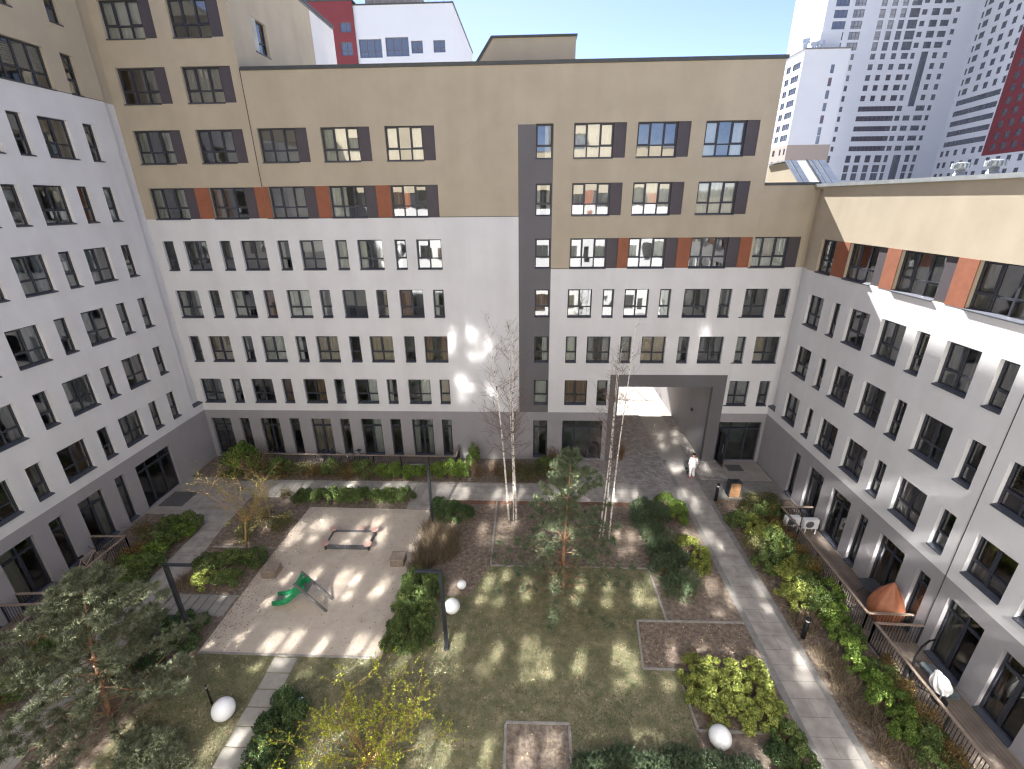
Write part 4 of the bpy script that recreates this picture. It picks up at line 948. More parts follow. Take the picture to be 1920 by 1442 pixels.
def twig_shrub(seed, n, h, spread, depth=3):
    """bare arching stems that fork; returns tubes and fine tip points"""
    rr = random.Random(seed); b = MB(); tips = []; dirs = []
    def grow(p, d, L, r, k):
        pts = [p]; q = Vector(p); dd = Vector(d)
        for i in range(4):
            dd = (dd + Vector((rr.gauss(0,.16), rr.gauss(0,.16), rr.gauss(.0,.1)-.02*i))).normalized(); q = q+dd*L/4; pts.append(q.copy())
            tips.append(tuple(q)); dirs.append(tuple(dd))
        b.tube(pts, [r*(1-.16*i) for i in range(5)], 4 if k < 2 else 3, False)
        if k < depth:
            for i in range(rr.choice((2,3,3))):
                j = rr.randint(1,4); grow(pts[j], (dd*.7 + Vector((rr.gauss(0,.55), rr.gauss(0,.55), rr.uniform(-.1,.5)))).normalized(), L*rr.uniform(.45,.75), r*.55, k+1)
    for i in range(n):
        a = rr.uniform(0,2*PI); s = rr.uniform(.25,1)*spread
        grow((rr.uniform(-.1,.1), rr.uniform(-.1,.1), 0), Vector((math.cos(a)*s, math.sin(a)*s, 1)).normalized(), h*rr.uniform(.4,.62), .016, 0)
    return b, np.array(tips), np.array(dirs)
for key, sd, m in (('twiggy', 5, 'lf_brown'), ('greening', 6, 'lf_olive')):
    out = []
    for i in range(2):
        b, tp, dr = twig_shrub(sd*10+i, 26, .95, .9, 2); rg = np.random.default_rng(sd+i)
        sm = b.mesh('stems'); sm.materials.append(M['twig'])
        c = tp[rg.integers(0,len(tp),700 if key == 'greening' else 260)] + rg.normal(size=(700 if key == 'greening' else 260,3))*.04; u, v = leaves(c, .035, .3, .6, rg)
        me = leaf_quads('foliage', c, u, v, rg.uniform(0,1,len(c))); me.materials.append(M[m]); out.append((me, sm))
    SHR[key] = out
def straw_kind(key, n, h, r, seed):
    out = []
    for i in range(2):
        rg = np.random.default_rng(seed+i); a = rg.uniform(0,2*PI,n); q = np.sqrt(rg.uniform(0,1,n))*r; base = np.stack([q*np.cos(a), q*np.sin(a), np.zeros(n)], 1)
        d = unit(rg.normal(size=(n,3))*.42 + np.array([0,0,1.0])); L = h*rg.uniform(.4,1.1,(n,1)); s = unit(np.cross(d, rg.normal(size=(n,3))))
        me = leaf_quads('foliage', base+d*L*.5, d*L*.5, s*.009, rg.uniform(0,1,n)); me.materials.append(M['straw']); out.append((me, None))
    SHR[key] = out
straw_kind('straw', 800, .7, .5, 130)
NS = [0]
def shrub(key, x, y, label, group, sx=1., sz=1., name='shrub', sy=None, cat='shrub'):
    NS[0] += 1; i = NS[0]; rr = random.Random(i*7); var = SHR[key]; me, sm = var[i % len(var)]
    t = thing(name, label, cat, (x,y,0), group); t.rotation_euler = (0,0,rr.uniform(0,6.28) if not sy else rr.uniform(-.15,.15))
    t.scale = (sx*rr.uniform(.93,1.07), (sy or sx)*rr.uniform(.93,1.07), sz*rr.uniform(.9,1.1))
    link('foliage', me, None, t)
    if sm: link('stems', sm, None, t)
    return t
G1 = 'shrubs of the back bed under the terrace railing'
shrub('bright', -18.0, 24.6, 'tall dense green shrub in the back left corner by the grey wall', G1, 1.7, 2.6)
shrub('greening', -17.0, 24.5, 'tall loose green and brown shrub in the back left corner', G1, 1.5, 2.0)
shrub('mid', -18.7, 24.2, 'small green shrub at the far left end of the back bed', G1, .8, .8)
for i, x in enumerate((-15.6, -14.5, -13.4, -12.3, -11.2, -10.2)):
    shrub('olive' if i % 2 else 'russet', x, 24.55+.15*(i%2), ORD[i]+' half bare low shrub from the left below the railing with the bicycles', G1, 1.1, .95)
for i, x in enumerate((-9.2, -8.35, -7.5, -6.7)): shrub('box', x, 24.5, ORD[i]+' dense green shrub from the left below the back railing, left of the lamp', G1, .85, 1.0)
for i, x in enumerate((-5.75, -5.0, -4.3)): shrub('box', x, 24.6, ORD[i]+' dense green shrub right of the lamp top, below the back railing end', G1, .85, 1.15)
shrub('bright', -3.6, 25.6, 'tall green shrub against the grey wall at the right end of the back terrace', G1, .7, 1.9)
for x, y in ((-3.2,24.7), (-2.1,24.9)): shrub('twiggy', x, y, 'bare brown twiggy shrub before the grey wall, '+('farther from' if x < -3 else 'closer to')+' the three stemmed birch', G1, 1.15, 1.25)
for x, y, k in ((-.6,25.2,'greening'), (.5,24.9,'greening'), (1.6,24.6,'russet'), (2.2,24.9,'mid')): shrub(k, x, y, {'greening':'half leafed twiggy shrub below the dark stair windows, '+('left one' if x < 0 else 'right one'), 'russet':'reddish shrub near the archway paving in the back bed', 'mid':'green shrub at the right end of the back bed by the paving'}[k], G1, 1.1, 1.0)
shrub('twiggy', 1.6, 26.2, 'tall bare branching shrub in front of the ground floor stair window', G1, .95, 1.9)
shrub('twiggy', 6.05, 26.9, 'bare leafless shrub at the left side of the archway passage', G1, .8, 2.0)
G2 = 'long low hedge behind the sand'
for i in range(8): shrub('hedge', -13.1+.84*i, 22.05, ORD[i]+' bush from the left in the long low hedge behind the sand', G2, .82, .75 if i < 2 else .95, sy=1.0, name='hedge_bush', cat='hedge')
shrub('greening', -14.3, 22.3, 'sparse shrub left of the long low hedge, behind the young larch', G2, .9, .6)
G3 = 'shrubs between the left path and the left railing'
for i, (x, y, k) in enumerate([(-18.05,19.35,'mid'), (-18.35,18.2,'mid'), (-18.2,17.1,'bright'), (-18.4,15.9,'mid'), (-18.3,14.8,'bright'), (-18.0,13.9,'mid'), (-19.15,18.5,'olive'), (-19.2,17.1,'russet'), (-19.2,15.7,'olive'), (-19.1,14.5,'russet'), (-19.0,13.3,'mid'), (-18.6,12.3,'russet'), (-18.7,11.1,'olive'), (-18.5,9.9,'russet'), (-20.2,18.9,'greening')]):
    shrub(k, x, y, ORD[i]+' green shrub along the left path, counted from its far end' if i < 6 else ORD[i-6]+' shrub along the left railings, counted from the far end' if i < 14 else 'sparse twiggy shrub against the left wing, beside its glazed door', G3, 1.05, .95)
G4 = 'shrubs of the bed between the left path and the sand'
for i, (x, y, k, l) in enumerate([(-15.2,19.8,'greening','sparse grey green shrub beside the larch, nearest the left path'), (-14.4,20.2,'greening','sparse grey green shrub behind the larch trunk'), (-13.2,19.6,'olive','olive shrub right of the larch trunk at the sand edge'), (-14.6,18.8,'olive','olive shrub left of the larch trunk'),
    (-15.2,16.6,'mid','green shrub at the left side of the bed below the larch'), (-14.2,16.9,'mid','green shrub in the middle of the bed below the larch'), (-13.2,17.0,'mid','green shrub at the right side of the bed, beside the block bench'), (-14.7,15.6,'lime','bright lime green shrub at the front of the bed below the larch'), (-13.7,15.7,'mid','green shrub at the front right of the bed below the larch'), (-15.5,15.6,'straw','tuft of dry grass beside the bright lime shrub')]):
    shrub(k, x, y, l, G4, .95, .85)
G5 = 'dark groundcover by the left lamp post'
for i, (x, y) in enumerate([(-15.2,13.3), (-14.3,13.5), (-13.5,13.3), (-13.2,12.4), (-14.1,12.5), (-15.0,12.3), (-13.9,11.7), (-14.8,11.4)]): shrub('dark', x, y, ['dark groundcover bush left of the lamp foot, by the paving slabs', 'dark groundcover bush just behind the left lamp foot', 'dark groundcover bush between left lamp foot and sand corner', 'dark groundcover bush before the left lamp foot, at the sand edge', 'dark groundcover bush before the left lamp foot, middle', 'dark groundcover bush nearest the left path, before the lamp', 'front dark groundcover bush near the lawn, sand side', 'front dark groundcover bush near the lawn, under the left pine'][i], G5, .8, .55, name='groundcover_bush')
G6 = 'planting along the right edge of the sand'
for i, (x, y) in enumerate(((-5.0,21.1), (-4.1,21.0), (-4.6,20.3), (-3.6,20.5))): shrub('dark', x, y, ('rear left','rear right','front left','front right')[i]+' dark green bush of the four by the sand\'s back right corner', G6, .85, 1.0)
for i, (x, y) in enumerate(((-5.0,19.3), (-4.5,18.7), (-5.0,18.1), (-4.4,17.6), (-4.9,17.2), (-4.1,18.9), (-4.0,17.9))): shrub('straw', x, y, ('farthest','second','middle','fourth','nearest','upper lawn side','lower lawn side')[i]+' dry brown grass tuft right of the sand, between dark bushes and hedge', G6, 1.15, 1.15, name='grass_tuft', cat='grass tuft')
for x, y in ((-5.35,16.8), (-5.3,17.6)): shrub('straw', x, y, 'pale dry grass tuft beside the right block bench, '+('nearer' if y < 17 else 'farther')+' one', G6, .7, .7, name='grass_tuft', cat='grass tuft')
for i in range(5):
    for j in range(2): shrub('hedge', -5.1+.78*j, 15.75-.78*i, ORD[i]+' bush from the back in the hedge between sand and lawn, '+('sand side', 'lawn side')[j], 'hedge between the sand and the lawn', .8, 1.1, name='hedge_bush', sy=.8, cat='hedge')
G7 = 'dwarf pines left of the main path'
for i, (x, y, k) in enumerate([(6.2,21.3,'mugo'), (6.9,20.8,'mugo'), (6.0,20.3,'mugo'), (6.3,19.3,'mugo'), (6.9,18.7,'mugo_pale'), (6.3,18.1,'mugo'), (6.8,17.3,'mugo'), (6.2,16.9,'mugo'), (7.0,16.2,'mugo_pale'), (6.5,15.7,'mugo')]):
    shrub(k, x, y, ORD[i]+(' mound from the back, dark,' if k == 'mugo' else ' mound from the back, blue green,')+' in the dwarf pines left of the main path', G7, 1.0, 1.15, name='dwarf_pine', cat='dwarf pine')
for i, (x, y) in enumerate(((7.5,21.8), (8.1,21.3), (7.9,20.6))): shrub('bright', x, y, ('farthest','middle','nearest')[i]+' of three bright shrubs at the corner of cross path and main path', 'green shrubs at the path corner', .85, .95)
for i, (x, y) in enumerate(((7.7,18.4), (8.1,17.6), (7.75,16.9))): shrub('lime', x, y, ('farthest','middle','nearest')[i]+' of three yellow green shrubs between dwarf pines and main path', 'yellow green shrubs beside the main path', .85, 1.0)
for i in range(3):
    for j in range(3):
        if (i, j) != (2, 0) or True: shrub('lime', 5.95+.98*i, 10.45+.72*j, ('left','middle','right')[i]+' shrub in the '+('front','middle','back')[j]+' row of the square yellow green bed', 'square bed of yellow green shrubs', .95, 1.0)
for i, (x, y) in enumerate(((8.15,9.7), (8.2,9.0), (8.1,8.3), (7.7,9.1), (7.6,8.2))): shrub('dark' if x < 8 else 'mid', x, y, ('farthest green bush','middle green bush','nearest green bush','farther dark bush','nearer dark bush')[i]+' beside the main path at the bottom, below the square bed', 'bushes at the bottom by the main path', .75, .85)
for i, (x, y) in enumerate(((1.9,8.5), (2.8,8.7), (3.7,8.5), (4.6,8.8), (5.5,8.6), (6.4,8.5), (2.3,7.7), (3.3,7.8), (4.2,7.7), (5.1,7.8), (6.0,7.7))): shrub('mugo', x, y, ORD[i if i < 6 else i-6]+' dwarf pine from the left along the lawn\'s bottom, '+('back row' if i < 6 else 'front row'), 'dwarf pines along the bottom of the lawn', .95, .95, name='dwarf_pine', cat='dwarf pine')
G8 = 'shrubs between the main path and the right terrace'
for x, y, k, l in [(11.5,20.2,'lime','large yellow green shrub right of the main path, farthest'), (12.2,19.6,'lime','yellow green shrub beside the air conditioner railing'), (11.5,19.2,'lime','yellow green shrub at the edge of the main path'), (12.1,18.4,'mid','green shrub right of the path, before the terrace railing'), (11.5,17.9,'mid','green shrub near the path opposite the yellow green ones'), (12.2,17.2,'lime','yellow green shrub halfway along the right bed'), (11.6,16.6,'lime','yellow green shrub close to the path halfway along'), (12.1,15.9,'mid','green shrub behind the bollard in the right bed'), (11.6,15.6,'lime','yellow green shrub just behind the bollard in the right bed'), (12.75,15.5,'bright','vivid green shrub against the railing in front of the brown cover')]:
    shrub(k, x, y, l, G8, 1.0, 1.0)
for i, (x, y, k) in enumerate([(11.0,20.4,'mid'), (10.95,18.5,'olive'), (11.0,17.2,'mid'), (12.6,18.2,'lime'), (12.65,17.0,'mid'), (11.1,15.3,'lime'), (12.1,14.9,'mid'), (11.9,19.0,'mid'), (12.0,16.5,'lime'), (11.6,18.5,'lime'), (12.5,14.6,'bright')]):
    shrub(k, x, y, ORD[i]+' low filling shrub among the yellow green ones of the right bed', G8, .95, .85)
for i, (x, y, k) in enumerate([(12.5,12.0,'mid'), (12.4,11.0,'bright'), (12.5,9.9,'mid'), (12.2,9.2,'mid'), (12.4,13.6,'mid')]):
    shrub(k, x, y, ORD[i]+' low filling shrub between the fresh green row and the lower right railing', G8, .8, .8)
for i, (x, y, k) in enumerate([(-15.9,24.9,'mid'), (-14.0,24.8,'greening'), (-12.7,24.9,'mid'), (-11.6,24.9,'greening'), (-10.6,24.9,'mid'), (-1.4,24.4,'greening'), (1.1,25.5,'mid'), (.0,24.4,'olive')]):
    shrub(k, x, y, ORD[i]+' taller filling shrub from the left along the back bed', G1, 1.1, 1.1)
for i, (x, y, k) in enumerate([(-18.9,19.3,'mid'), (-17.9,16.4,'mid'), (-18.8,16.4,'bright'), (-17.9,15.3,'mid'), (-18.9,15.2,'mid'), (-17.9,18.7,'bright'), (-18.0,12.9,'mid'), (-18.1,11.8,'mid'), (-18.0,10.6,'mid')]):
    shrub(k, x, y, ORD[i]+' low filling shrub in the bed between left path and left railings', G3, 1.0, .9)
for i, (x, y) in enumerate(((12.85,20.9), (12.75,19.9), (12.8,18.9), (12.85,17.9), (12.8,16.9), (12.8,12.3), (12.75,11.3), (12.7,10.3), (12.7,9.3), (12.6,8.3))): shrub('russet', x, y, ORD[i]+' russet leaved shrub along the right terrace railings, counted from the far end', G8, .7, 1.1)
for i, (x, y) in enumerate(((12.3,14.3), (11.9,13.7), (12.2,13.0), (11.9,12.3), (12.1,11.6), (11.8,11.0), (12.1,10.4), (11.8,9.9))): shrub('bright', x, y, ORD[i]+' fresh green shrub of the row below the bollard in the right bed', G8, .72, .9)
for i, (x, y) in enumerate(((11.1,14.2), (11.2,12.6), (11.1,11.6), (11.2,10.6), (11.3,9.6), (11.7,8.9), (12.2,8.7), (11.3,8.4), (12.0,8.0))): shrub('straw', x, y, ORD[i]+' tuft of dry brown grass right of the main path, from the bollard down', G8, .95, .75, name='grass_tuft', cat='grass tuft')
for i, (x, y) in enumerate(((12.6,22.3), (13.4,22.4), (12.2,21.6), (13.2,21.5), (12.0,20.9))): shrub('olive', x, y, 'low olive brown shrub near the litter bin, '+('beside it','against the wall strip','just before it','at the wall side','nearest the yellow green shrubs')[i], G8, 1.0, .75)
for x, y in ((13.0,21.0), (12.4,21.0)): shrub('mid', x, y, 'dark green leafy shrub at the right railing corner, '+('railing side' if x > 12.7 else 'path side'), G8, .9, 1.2)
for i, (x, y) in enumerate(((-8.2,10.3), (-7.7,9.9), (-8.3,9.5), (-7.7,9.1), (-8.3,8.8), (-7.7,8.4), (-8.3,8.0))): shrub('dark', x, y, ORD[i]+' dark clipped bush from the back, right of the stepping slabs', 'hedge beside the stepping slabs', .72, .95, name='hedge_bush', cat='hedge')
for i, (x, y) in enumerate(((-12.3,8.9), (-11.5,8.8), (-11.9,8.2), (-10.9,8.4))): shrub('mugo_pale', x, y, ('leftmost','second','third','rightmost')[i]+' grey green dwarf pine at the bottom of the left lawn', 'dwarf pines at the bottom of the left lawn', .9, 1.0, name='dwarf_pine', cat='dwarf pine')

# ---- pines
def pine(x, y, h, spread, lean, label, seed, wh=10, name='pine_tree', dens=1., nm='lf_pine', nl=.17):
    rr = random.Random(seed); rg = np.random.default_rng(seed)
    t = thing(name, label, 'pine tree', (x,y,0), None)
    tr = MB(); pts = [Vector((x+lean[0]*q**1.2+.05*math.sin(5*q+seed), y+lean[1]*q, h*q)) for q in [i/9 for i in range(10)]]
    tr.tube(pts, [.12*(1-.85*i/9)*h/7 for i in range(10)], 9); obj('trunk', tr, M['bark'], t, True)
    br = MB(); tips = []; dirs = []
    for w in range(wh):
        q = .07+.91*w/(wh-1); L = spread*(1-q)**.75*rr.uniform(.85,1.1)+.28; c = pts[0].lerp(pts[-1], q) ; i = min(8, int(q*9)); c = pts[i].lerp(pts[i+1], q*9-i)
        nb = rr.randint(5,7)
        for b in range(nb):
            a = 2*PI*(b+rr.uniform(-.3,.3))/nb+w*.6; up = rr.uniform(.05,.4)+.5*q; d = Vector((math.cos(a), math.sin(a), up)).normalized(); l = L*rr.uniform(.7,1.1)
            P = [c]; dd = d.copy()
            for k in range(5): dd = (dd+Vector((rr.gauss(0,.08), rr.gauss(0,.08), .035*k-.05))).normalized(); P.append(P[-1]+dd*l/5)
            br.tube(P, [.03*(1-q*.6)*(1-.17*k) for k in range(6)], 5, False)
            for k in range(1, 6):
                for s in range(int((4+3*k)*dens)):
                    sd = (dd*.8+Vector((rr.gauss(0,.6), rr.gauss(0,.6), rr.uniform(-.1,.5)))).normalized(); e = P[k]+sd*rr.uniform(.08,.13+.085*l*(1.15-.1*k))
                    if s < 3: br.tube([P[k], e], [.008,.004], 3, False)
                    tips.append(tuple(e)); dirs.append(tuple(sd))
    obj('branches', br, M['bark'], t)
    me = needle_mesh('crown', np.array(tips)-np.array([x,y,0]), np.array(dirs), seed, nl, 17, .0105); me.materials.append(M[nm]); link('crown', me, None, t)
    return t
pine(1.47, 15.47, 6.8, 3.4, (.05,.0), 'pine tree standing in the middle of the lawn edge between the birches', 3, 11, dens=.9, nm='lf_pine2', nl=.14)
pine(-13.97, 9.7, 5.6, 3.6, (.75,.35), 'wide bushy pine tree at the lower left, in front of the railing', 8, 10, dens=1.5)

# ---- birches
def birch(x, y, stems, label, seed):
    rr = random.Random(seed); t = thing('birch_tree', label, 'birch tree', (x,y,0), 'multi stemmed bare birches')
    tw = MB()
    for dx, dy, tx, ty, h, r in stems:
        b = MB(); P = [Vector((x+dx+(tx-dx)*q+.04*math.sin(6*q+dx*9), y+dy+(ty-dy)*q, h*q)) for q in [i/12 for i in range(13)]]
        b.tube(P, [r*(1-.82*(i/12)**1.1) for i in range(13)], 8); obj('trunk', b, M['birch'], t, True)
        def sub(p, d, L, rad, k):
            pts = [p]; dd = Vector(d)
            for i in range(4): dd = (dd+Vector((rr.gauss(0,.13), rr.gauss(0,.13), rr.gauss(.02,.09)))).normalized(); pts.append(pts[-1]+dd*L/4)
            tw.tube(pts, [rad*(1-.19*i) for i in range(5)], 3, False)
            if k < 2:
                for i in range(rr.randint(3,5)):
                    j = rr.randint(1,4); sub(pts[j], (dd*.9+Vector((rr.gauss(0,.5), rr.gauss(0,.5), rr.gauss(.15,.3)))).normalized(), L*rr.uniform(.35,.65), rad*.55, k+1)
        for i in range(34):
            q = rr.uniform(.36,.99); j = min(11, int(q*12)); c = P[j].lerp(P[j+1], q*12-j); a = rr.uniform(0,2*PI)
            sub(c, Vector((math.cos(a), math.sin(a), rr.uniform(.35,1.2))).normalized(), (1.9*(1-q)+.45)*rr.uniform(.7,1.1), .015*(1.25-q)+.003, 0)
    obj('twigs', tw, M['twig_g'], t)
birch(-.93, 20.36, [(-.12,0,-.95,.25,11.2,.06), (.06,.05,-.02,.1,11.0,.045), (.2,-.04,.1,-.3,10.4,.06)], 'three stemmed bare birch in the bed left of the big pine', 21)
birch(3.75, 19.2, [(-.15,0,.15,.2,9.2,.045), (.0,.1,.25,.3,10.2,.045), (.25,-.1,.6,-.2,11.2,.052)], 'bare birch in the bed right of the big pine, before the archway', 22)

# ---- young larch and budding shrubs
def budding(name, x, y, h, spread, n, label, seed, barkm, budm, nb, bs, trunk=None, depth=3):
    t = thing(name, label, 'tree' if trunk else 'shrub', (x,y,0)); b, tp, dr = twig_shrub(seed, n, h, spread, depth); rg = np.random.default_rng(seed)
    z0 = trunk[2] if trunk else 0; off = np.array([trunk[0], trunk[1], z0] if trunk else [0,0,0])
    if trunk:
        k = MB(); k.tube([(0,0,0), (trunk[0]*.4,trunk[1]*.5,z0*.5), (trunk[0],trunk[1],z0+.15)], [.055,.045,.04], 8); link('trunk', k.mesh('trunk', smooth=True), M[barkm], t)
    b.v = [tuple(np.array(v)+off) for v in b.v]
    sm = b.mesh('branches'); link('branches', sm, M[barkm], t)
    w = rg.integers(0, len(tp), nb); c = tp[w] - dr[w]*rg.uniform(0,.16,(nb,1)) + rg.normal(size=(nb,3))*.02 + off; u, v = leaves(c, bs, .2, .6, rg)
    me = leaf_quads('foliage', c, u, v, rg.uniform(0,1,nb)); link('foliage', me, M[budm], t)
budding('larch_tree', -13.85, 17.5, 3.4, 1.25, 15, 'young larch with sparse yellow green buds in the bed left of the sand', 31, 'twig_y', 'bud2', 3800, .03, (.35,.1,2.0), 3)
budding('willow_shrub', -4.95, 8.75, 3.5, 1.3, 24, 'tall shrub with bare orange stems and bright yellow green buds in the foreground', 47, 'twig_y', 'bud', 7000, .036, None, 3)

# ---- grass blades and leaf litter
def inside(px, py, poly):
    c = np.zeros(len(px), bool); j = len(poly)-1
    for i in range(len(poly)):
        (xi, yi), (xj, yj) = poly[i], poly[j]; c ^= ((yi > py) != (yj > py)) & (px < (xj-xi)*(py-yi)/(yj-yi+1e-12)+xi); j = i
    return c
LP = [(-5.3,6.5), (5.4,6.5), (5.4,9.9), (5.45,12.1), (4.2,12.15), (4.45,14.2), (5.6,14.2), (5.55,17.1), (-1.8,17.1), (-2.6,15.3), (-3.7,15.2), (-3.7,12.2), (-5.3,12.2)]
LP2 = [(-13.4,7), (-5.3,7), (-5.3,12.2), (-12.7,12.2)]
def grass(poly, n, seed):
    rg = np.random.default_rng(seed); xs = [p[0] for p in poly]; ys = [p[1] for p in poly]
    x = rg.uniform(min(xs), max(xs), n); y = rg.uniform(min(ys), max(ys), n); k = inside(x, y, poly) & ~((x > -9.65) & (x < -8.72)) & ~((x > -.75) & (x < 1.34) & (y < 10.05)); x, y = x[k], y[k]; n = len(x)
    d = unit(rg.normal(size=(n,3))*.6+np.array([0,0,1.])); L = rg.uniform(.03,.085,(n,1)); s = unit(np.cross(d, rg.normal(size=(n,3))))
    pt = .5+.28*np.sin(x*1.7+2*np.sin(y*.9))*np.sin(y*1.3+1.5*np.sin(x*.8))
    return np.stack([x, y, np.zeros(n)], 1)+d*L*.5, d*L*.5, s*.011, np.clip(pt+rg.normal(0,.22,n), 0, 1)
A = [grass(LP, 95000, 1), grass(LP2, 45000, 2)]
M['blade'] = leafmat('grass_blades', (.085,.11,.04), (.27,.25,.13), (.36,.31,.19), transl=.15)
me = leaf_quads('grass', *[np.concatenate([a[i] for a in A]) for i in range(4)]); o = link('grass', me, M['blade']); o['kind'] = 'stuff'; tag(o, 'short patchy spring grass of the lawn', 'grass')
rg = np.random.default_rng(5); BEDS = [((-5.3,15.3,8.6,21.8), 5200), ((4.3,12.2,8.6,14.1), 900), ((10.5,8,13.0,22.6), 4200), ((-.7,8,1.3,10), 500), ((-19.5,8,-17.4,20), 1600), ((-15.6,15,-12.8,20.5), 1400), ((-15,23.95,2.6,25.3), 2600), ((5.5,10,8.6,12), 300), ((-15.5,8,-12.8,13.9), 1500)]
P = np.concatenate([np.stack([rg.uniform(b[0],b[2],n), rg.uniform(b[1],b[3],n), rg.uniform(.008,.03,n)], 1) for b, n in BEDS])
LPk = inside(P[:,0], P[:,1], LP); P = P[~LPk]
q = rg.uniform(0, 1, 520)**2.2; e = rg.uniform(12.4, 21.2, 520); P = np.concatenate([P, np.stack([-12.6+q*1.3, e, np.full(520,.014)], 1)])      # blown against the sand edge
lw = np.stack([rg.uniform(-5.2,5.5,2600), rg.uniform(8,17,2600), np.full(2600,.03)], 1); P = np.concatenate([P, lw[inside(lw[:,0], lw[:,1], LP)], np.stack([rg.uniform(-13.2,-9.7,500), rg.uniform(8,12.1,500), np.full(500,.03)], 1)])
sp = np.stack([rg.uniform(-12.6,-5.6,260), rg.uniform(12.3,21.3,260), np.full(260,.012)], 1); P = np.concatenate([P, sp]); n = len(P); u, v = leaves(P, .038, 2.2, .6, rg)
M['litter'] = leafmat('fallen_leaves', (0.126,0.077,0.042), (0.378,0.280,0.161), (0.588,0.462,0.280), transl=0)
o = link('leaf_litter', leaf_quads('leaf_litter', P, u, v, rg.uniform(0,1,n)**1.3), M['litter']); o['kind'] = 'stuff'; tag(o, 'dry brown leaf litter scattered over the mulch beds', 'leaf litter')
# ------------------------------------------------------------------ buildings beyond
M['tw_white'] = mat('tower_white', (.55,.57,.61), .85, .2, var=.03, vscale=.15)
M['tw_red'] = mat('tower_red', (.17,.042,.05), .85, .2, var=.05, vscale=.2)
M['tw_brown'] = mat('tower_brown', (.32,.27,.24), .85, .2)
M['tw_glass'] = mat('far_window', (.075,.082,.105), .12, .6, ior=2.0)
M['tw_frame'] = mat('far_frame', (.13,.135,.16), .6, .3)
M['tw_maroon'] = mat('far_window_maroon', (.13,.09,.11), .3, .5)
def far_windows(bld, fa, items, name='window'):
    """(u0,u1,z0,z1,lights): each window one part with its frame bars; past a hundred the rest as one part"""
    items = sorted(items, key=lambda q: -(q[1]-q[0])*(q[3]-q[2])); rest = MB(); restf = MB(); rr = random.Random(4)
    cnt = sum(1 for c in bld.children if c.name.split('.')[0] == 'window')
    for u0, u1, z0, z1, k in items:
        g = MB(); f = MB(); g.quad(fa.p(u0,.22,z0), fa.p(u1,.22,z0), fa.p(u1,.22,z1), fa.p(u0,.22,z1))
        def fb(a, b, c, e): f.obox(fa.p((a+b)/2, .17, (c+e)/2), fa.ux*(b-a)/2, fa.dx*.05, (0,0,(e-c)/2))
        t = .07
        fb(u0,u0+t,z0,z1); fb(u1-t,u1,z0,z1); fb(u0+t,u1-t,z0,z0+t); fb(u0+t,u1-t,z1-t,z1)
        for i in range(1, k): c = u0+(u1-u0)*i/k; fb(c-.04,c+.04,z0+t,z1-t)
        if z1-z0 > 1.2: fb(u0+t,u1-t,z0+(z1-z0)*.35-.03,z0+(z1-z0)*.35+.03)
        if cnt < 100:
            w = obj('window', f, M['tw_frame'], bld); obj('pane', g, M['tw_maroon'] if rr.random() < .14 and u1-u0 < 2 and z1-z0 < 3 else M['tw_glass'], w); cnt += 1
        else:
            for src, dst in ((g, rest), (f, restf)):
                n = len(dst.v); dst.v += src.v; dst.f += [tuple(n+i for i in q) for q in src.f]
    if rest.v:
        o = obj('upper_windows', restf, M['tw_frame'], bld); o['kind'] = 'stuff'; q = obj('panes', rest, M['tw_glass'], o)
def wz(fa, u0, u1, z0, z1, items, mb): wall_zone(fa, u0, u1, z0, z1, [q[:4] for q in items], mb, .25)
# tall tower
B = thing('tower_block', 'tall white residential tower with many dark windows and balcony bands, beyond the right wing', 'tower', (113,190,0))
FB = Facade((0, 178.6, 0), 0); it = []
for z in (92,89.1,86.2,83.3,80.4,77.5,74.6,71.35, 68.4, 65.5, 62.7, 59.9):
    for a, b, k in ((93.2,97.2,3), (98.9,102.2,3)): it.append((a,b,z-1.0,z+1.1,k))
    for a, b, k in ((106.8,108.5,1), (110,111.7,1), (113.1,114.8,1), (115.9,118.8,3)): it.append((a,b,z-1.25,z+1.05,k))
    it += [(119.5,121.0,z-.7,z+.7,2), (122.4,124.7,z-.9,z+.9,2), (125.7,128.2,z-.8,z+.8,3), (129.4,130.6,z-.2,z+1.2,1)]
for z in (57.15,54.3,51.4,48.6,45.7):
    for a, b, k in ((107.0,108.5,1), (110.1,111.6,1), (113.4,114.9,1), (116.5,118.5,2), (119.4,120.6,2), (126.0,127.4,2), (129.2,130.5,1), (101.0,102.0,2)): it.append((a,b,z-.8,z+.8,k))
it.append((122.5,124.6,43.2,58.2,2))
for z in (42.7,39.9,36.95,34.0,31.05):
    for a, b, k in ((107.0,118.9,9), (119.4,121,2), (122.0,124.2,3), (125.3,128.1,3), (129,130.2,1), (101.0,102.0,2)):
        if z > 42.5 and a == 122.0: continue
        it.append((a,b,z-.75,z+.75,k))
for z in (27.9,24.9,22.4,19.5,16.5):
    for a, b, k in ((106.7,108.4,1), (109.7,111.6,1), (113.1,114.9,1), (116.2,118.5,2), (119.4,120.6,2), (126.2,127.7,2), (128.8,130,1), (99.8,101.6,2)): it.append((a,b,z-1.1,z+1.1,k))
it.append((122.3,124.8,15.2,29,2))
m = MB(); wz(FB, 90.6, 136.5, 0, 96, it, m); m.box(90.75,136.5,179.2,200,0,95.9); m.quad((90.6,178.6,0),(90.6,200,0),(90.6,200,96),(90.6,178.6,96)); obj('wall', m, M['tw_white'], B)
far_windows(B, FB, it)
m = MB(); m.box(90.4,136.5,178.4,200,96,97); obj('roof', m, M['roof'], B)
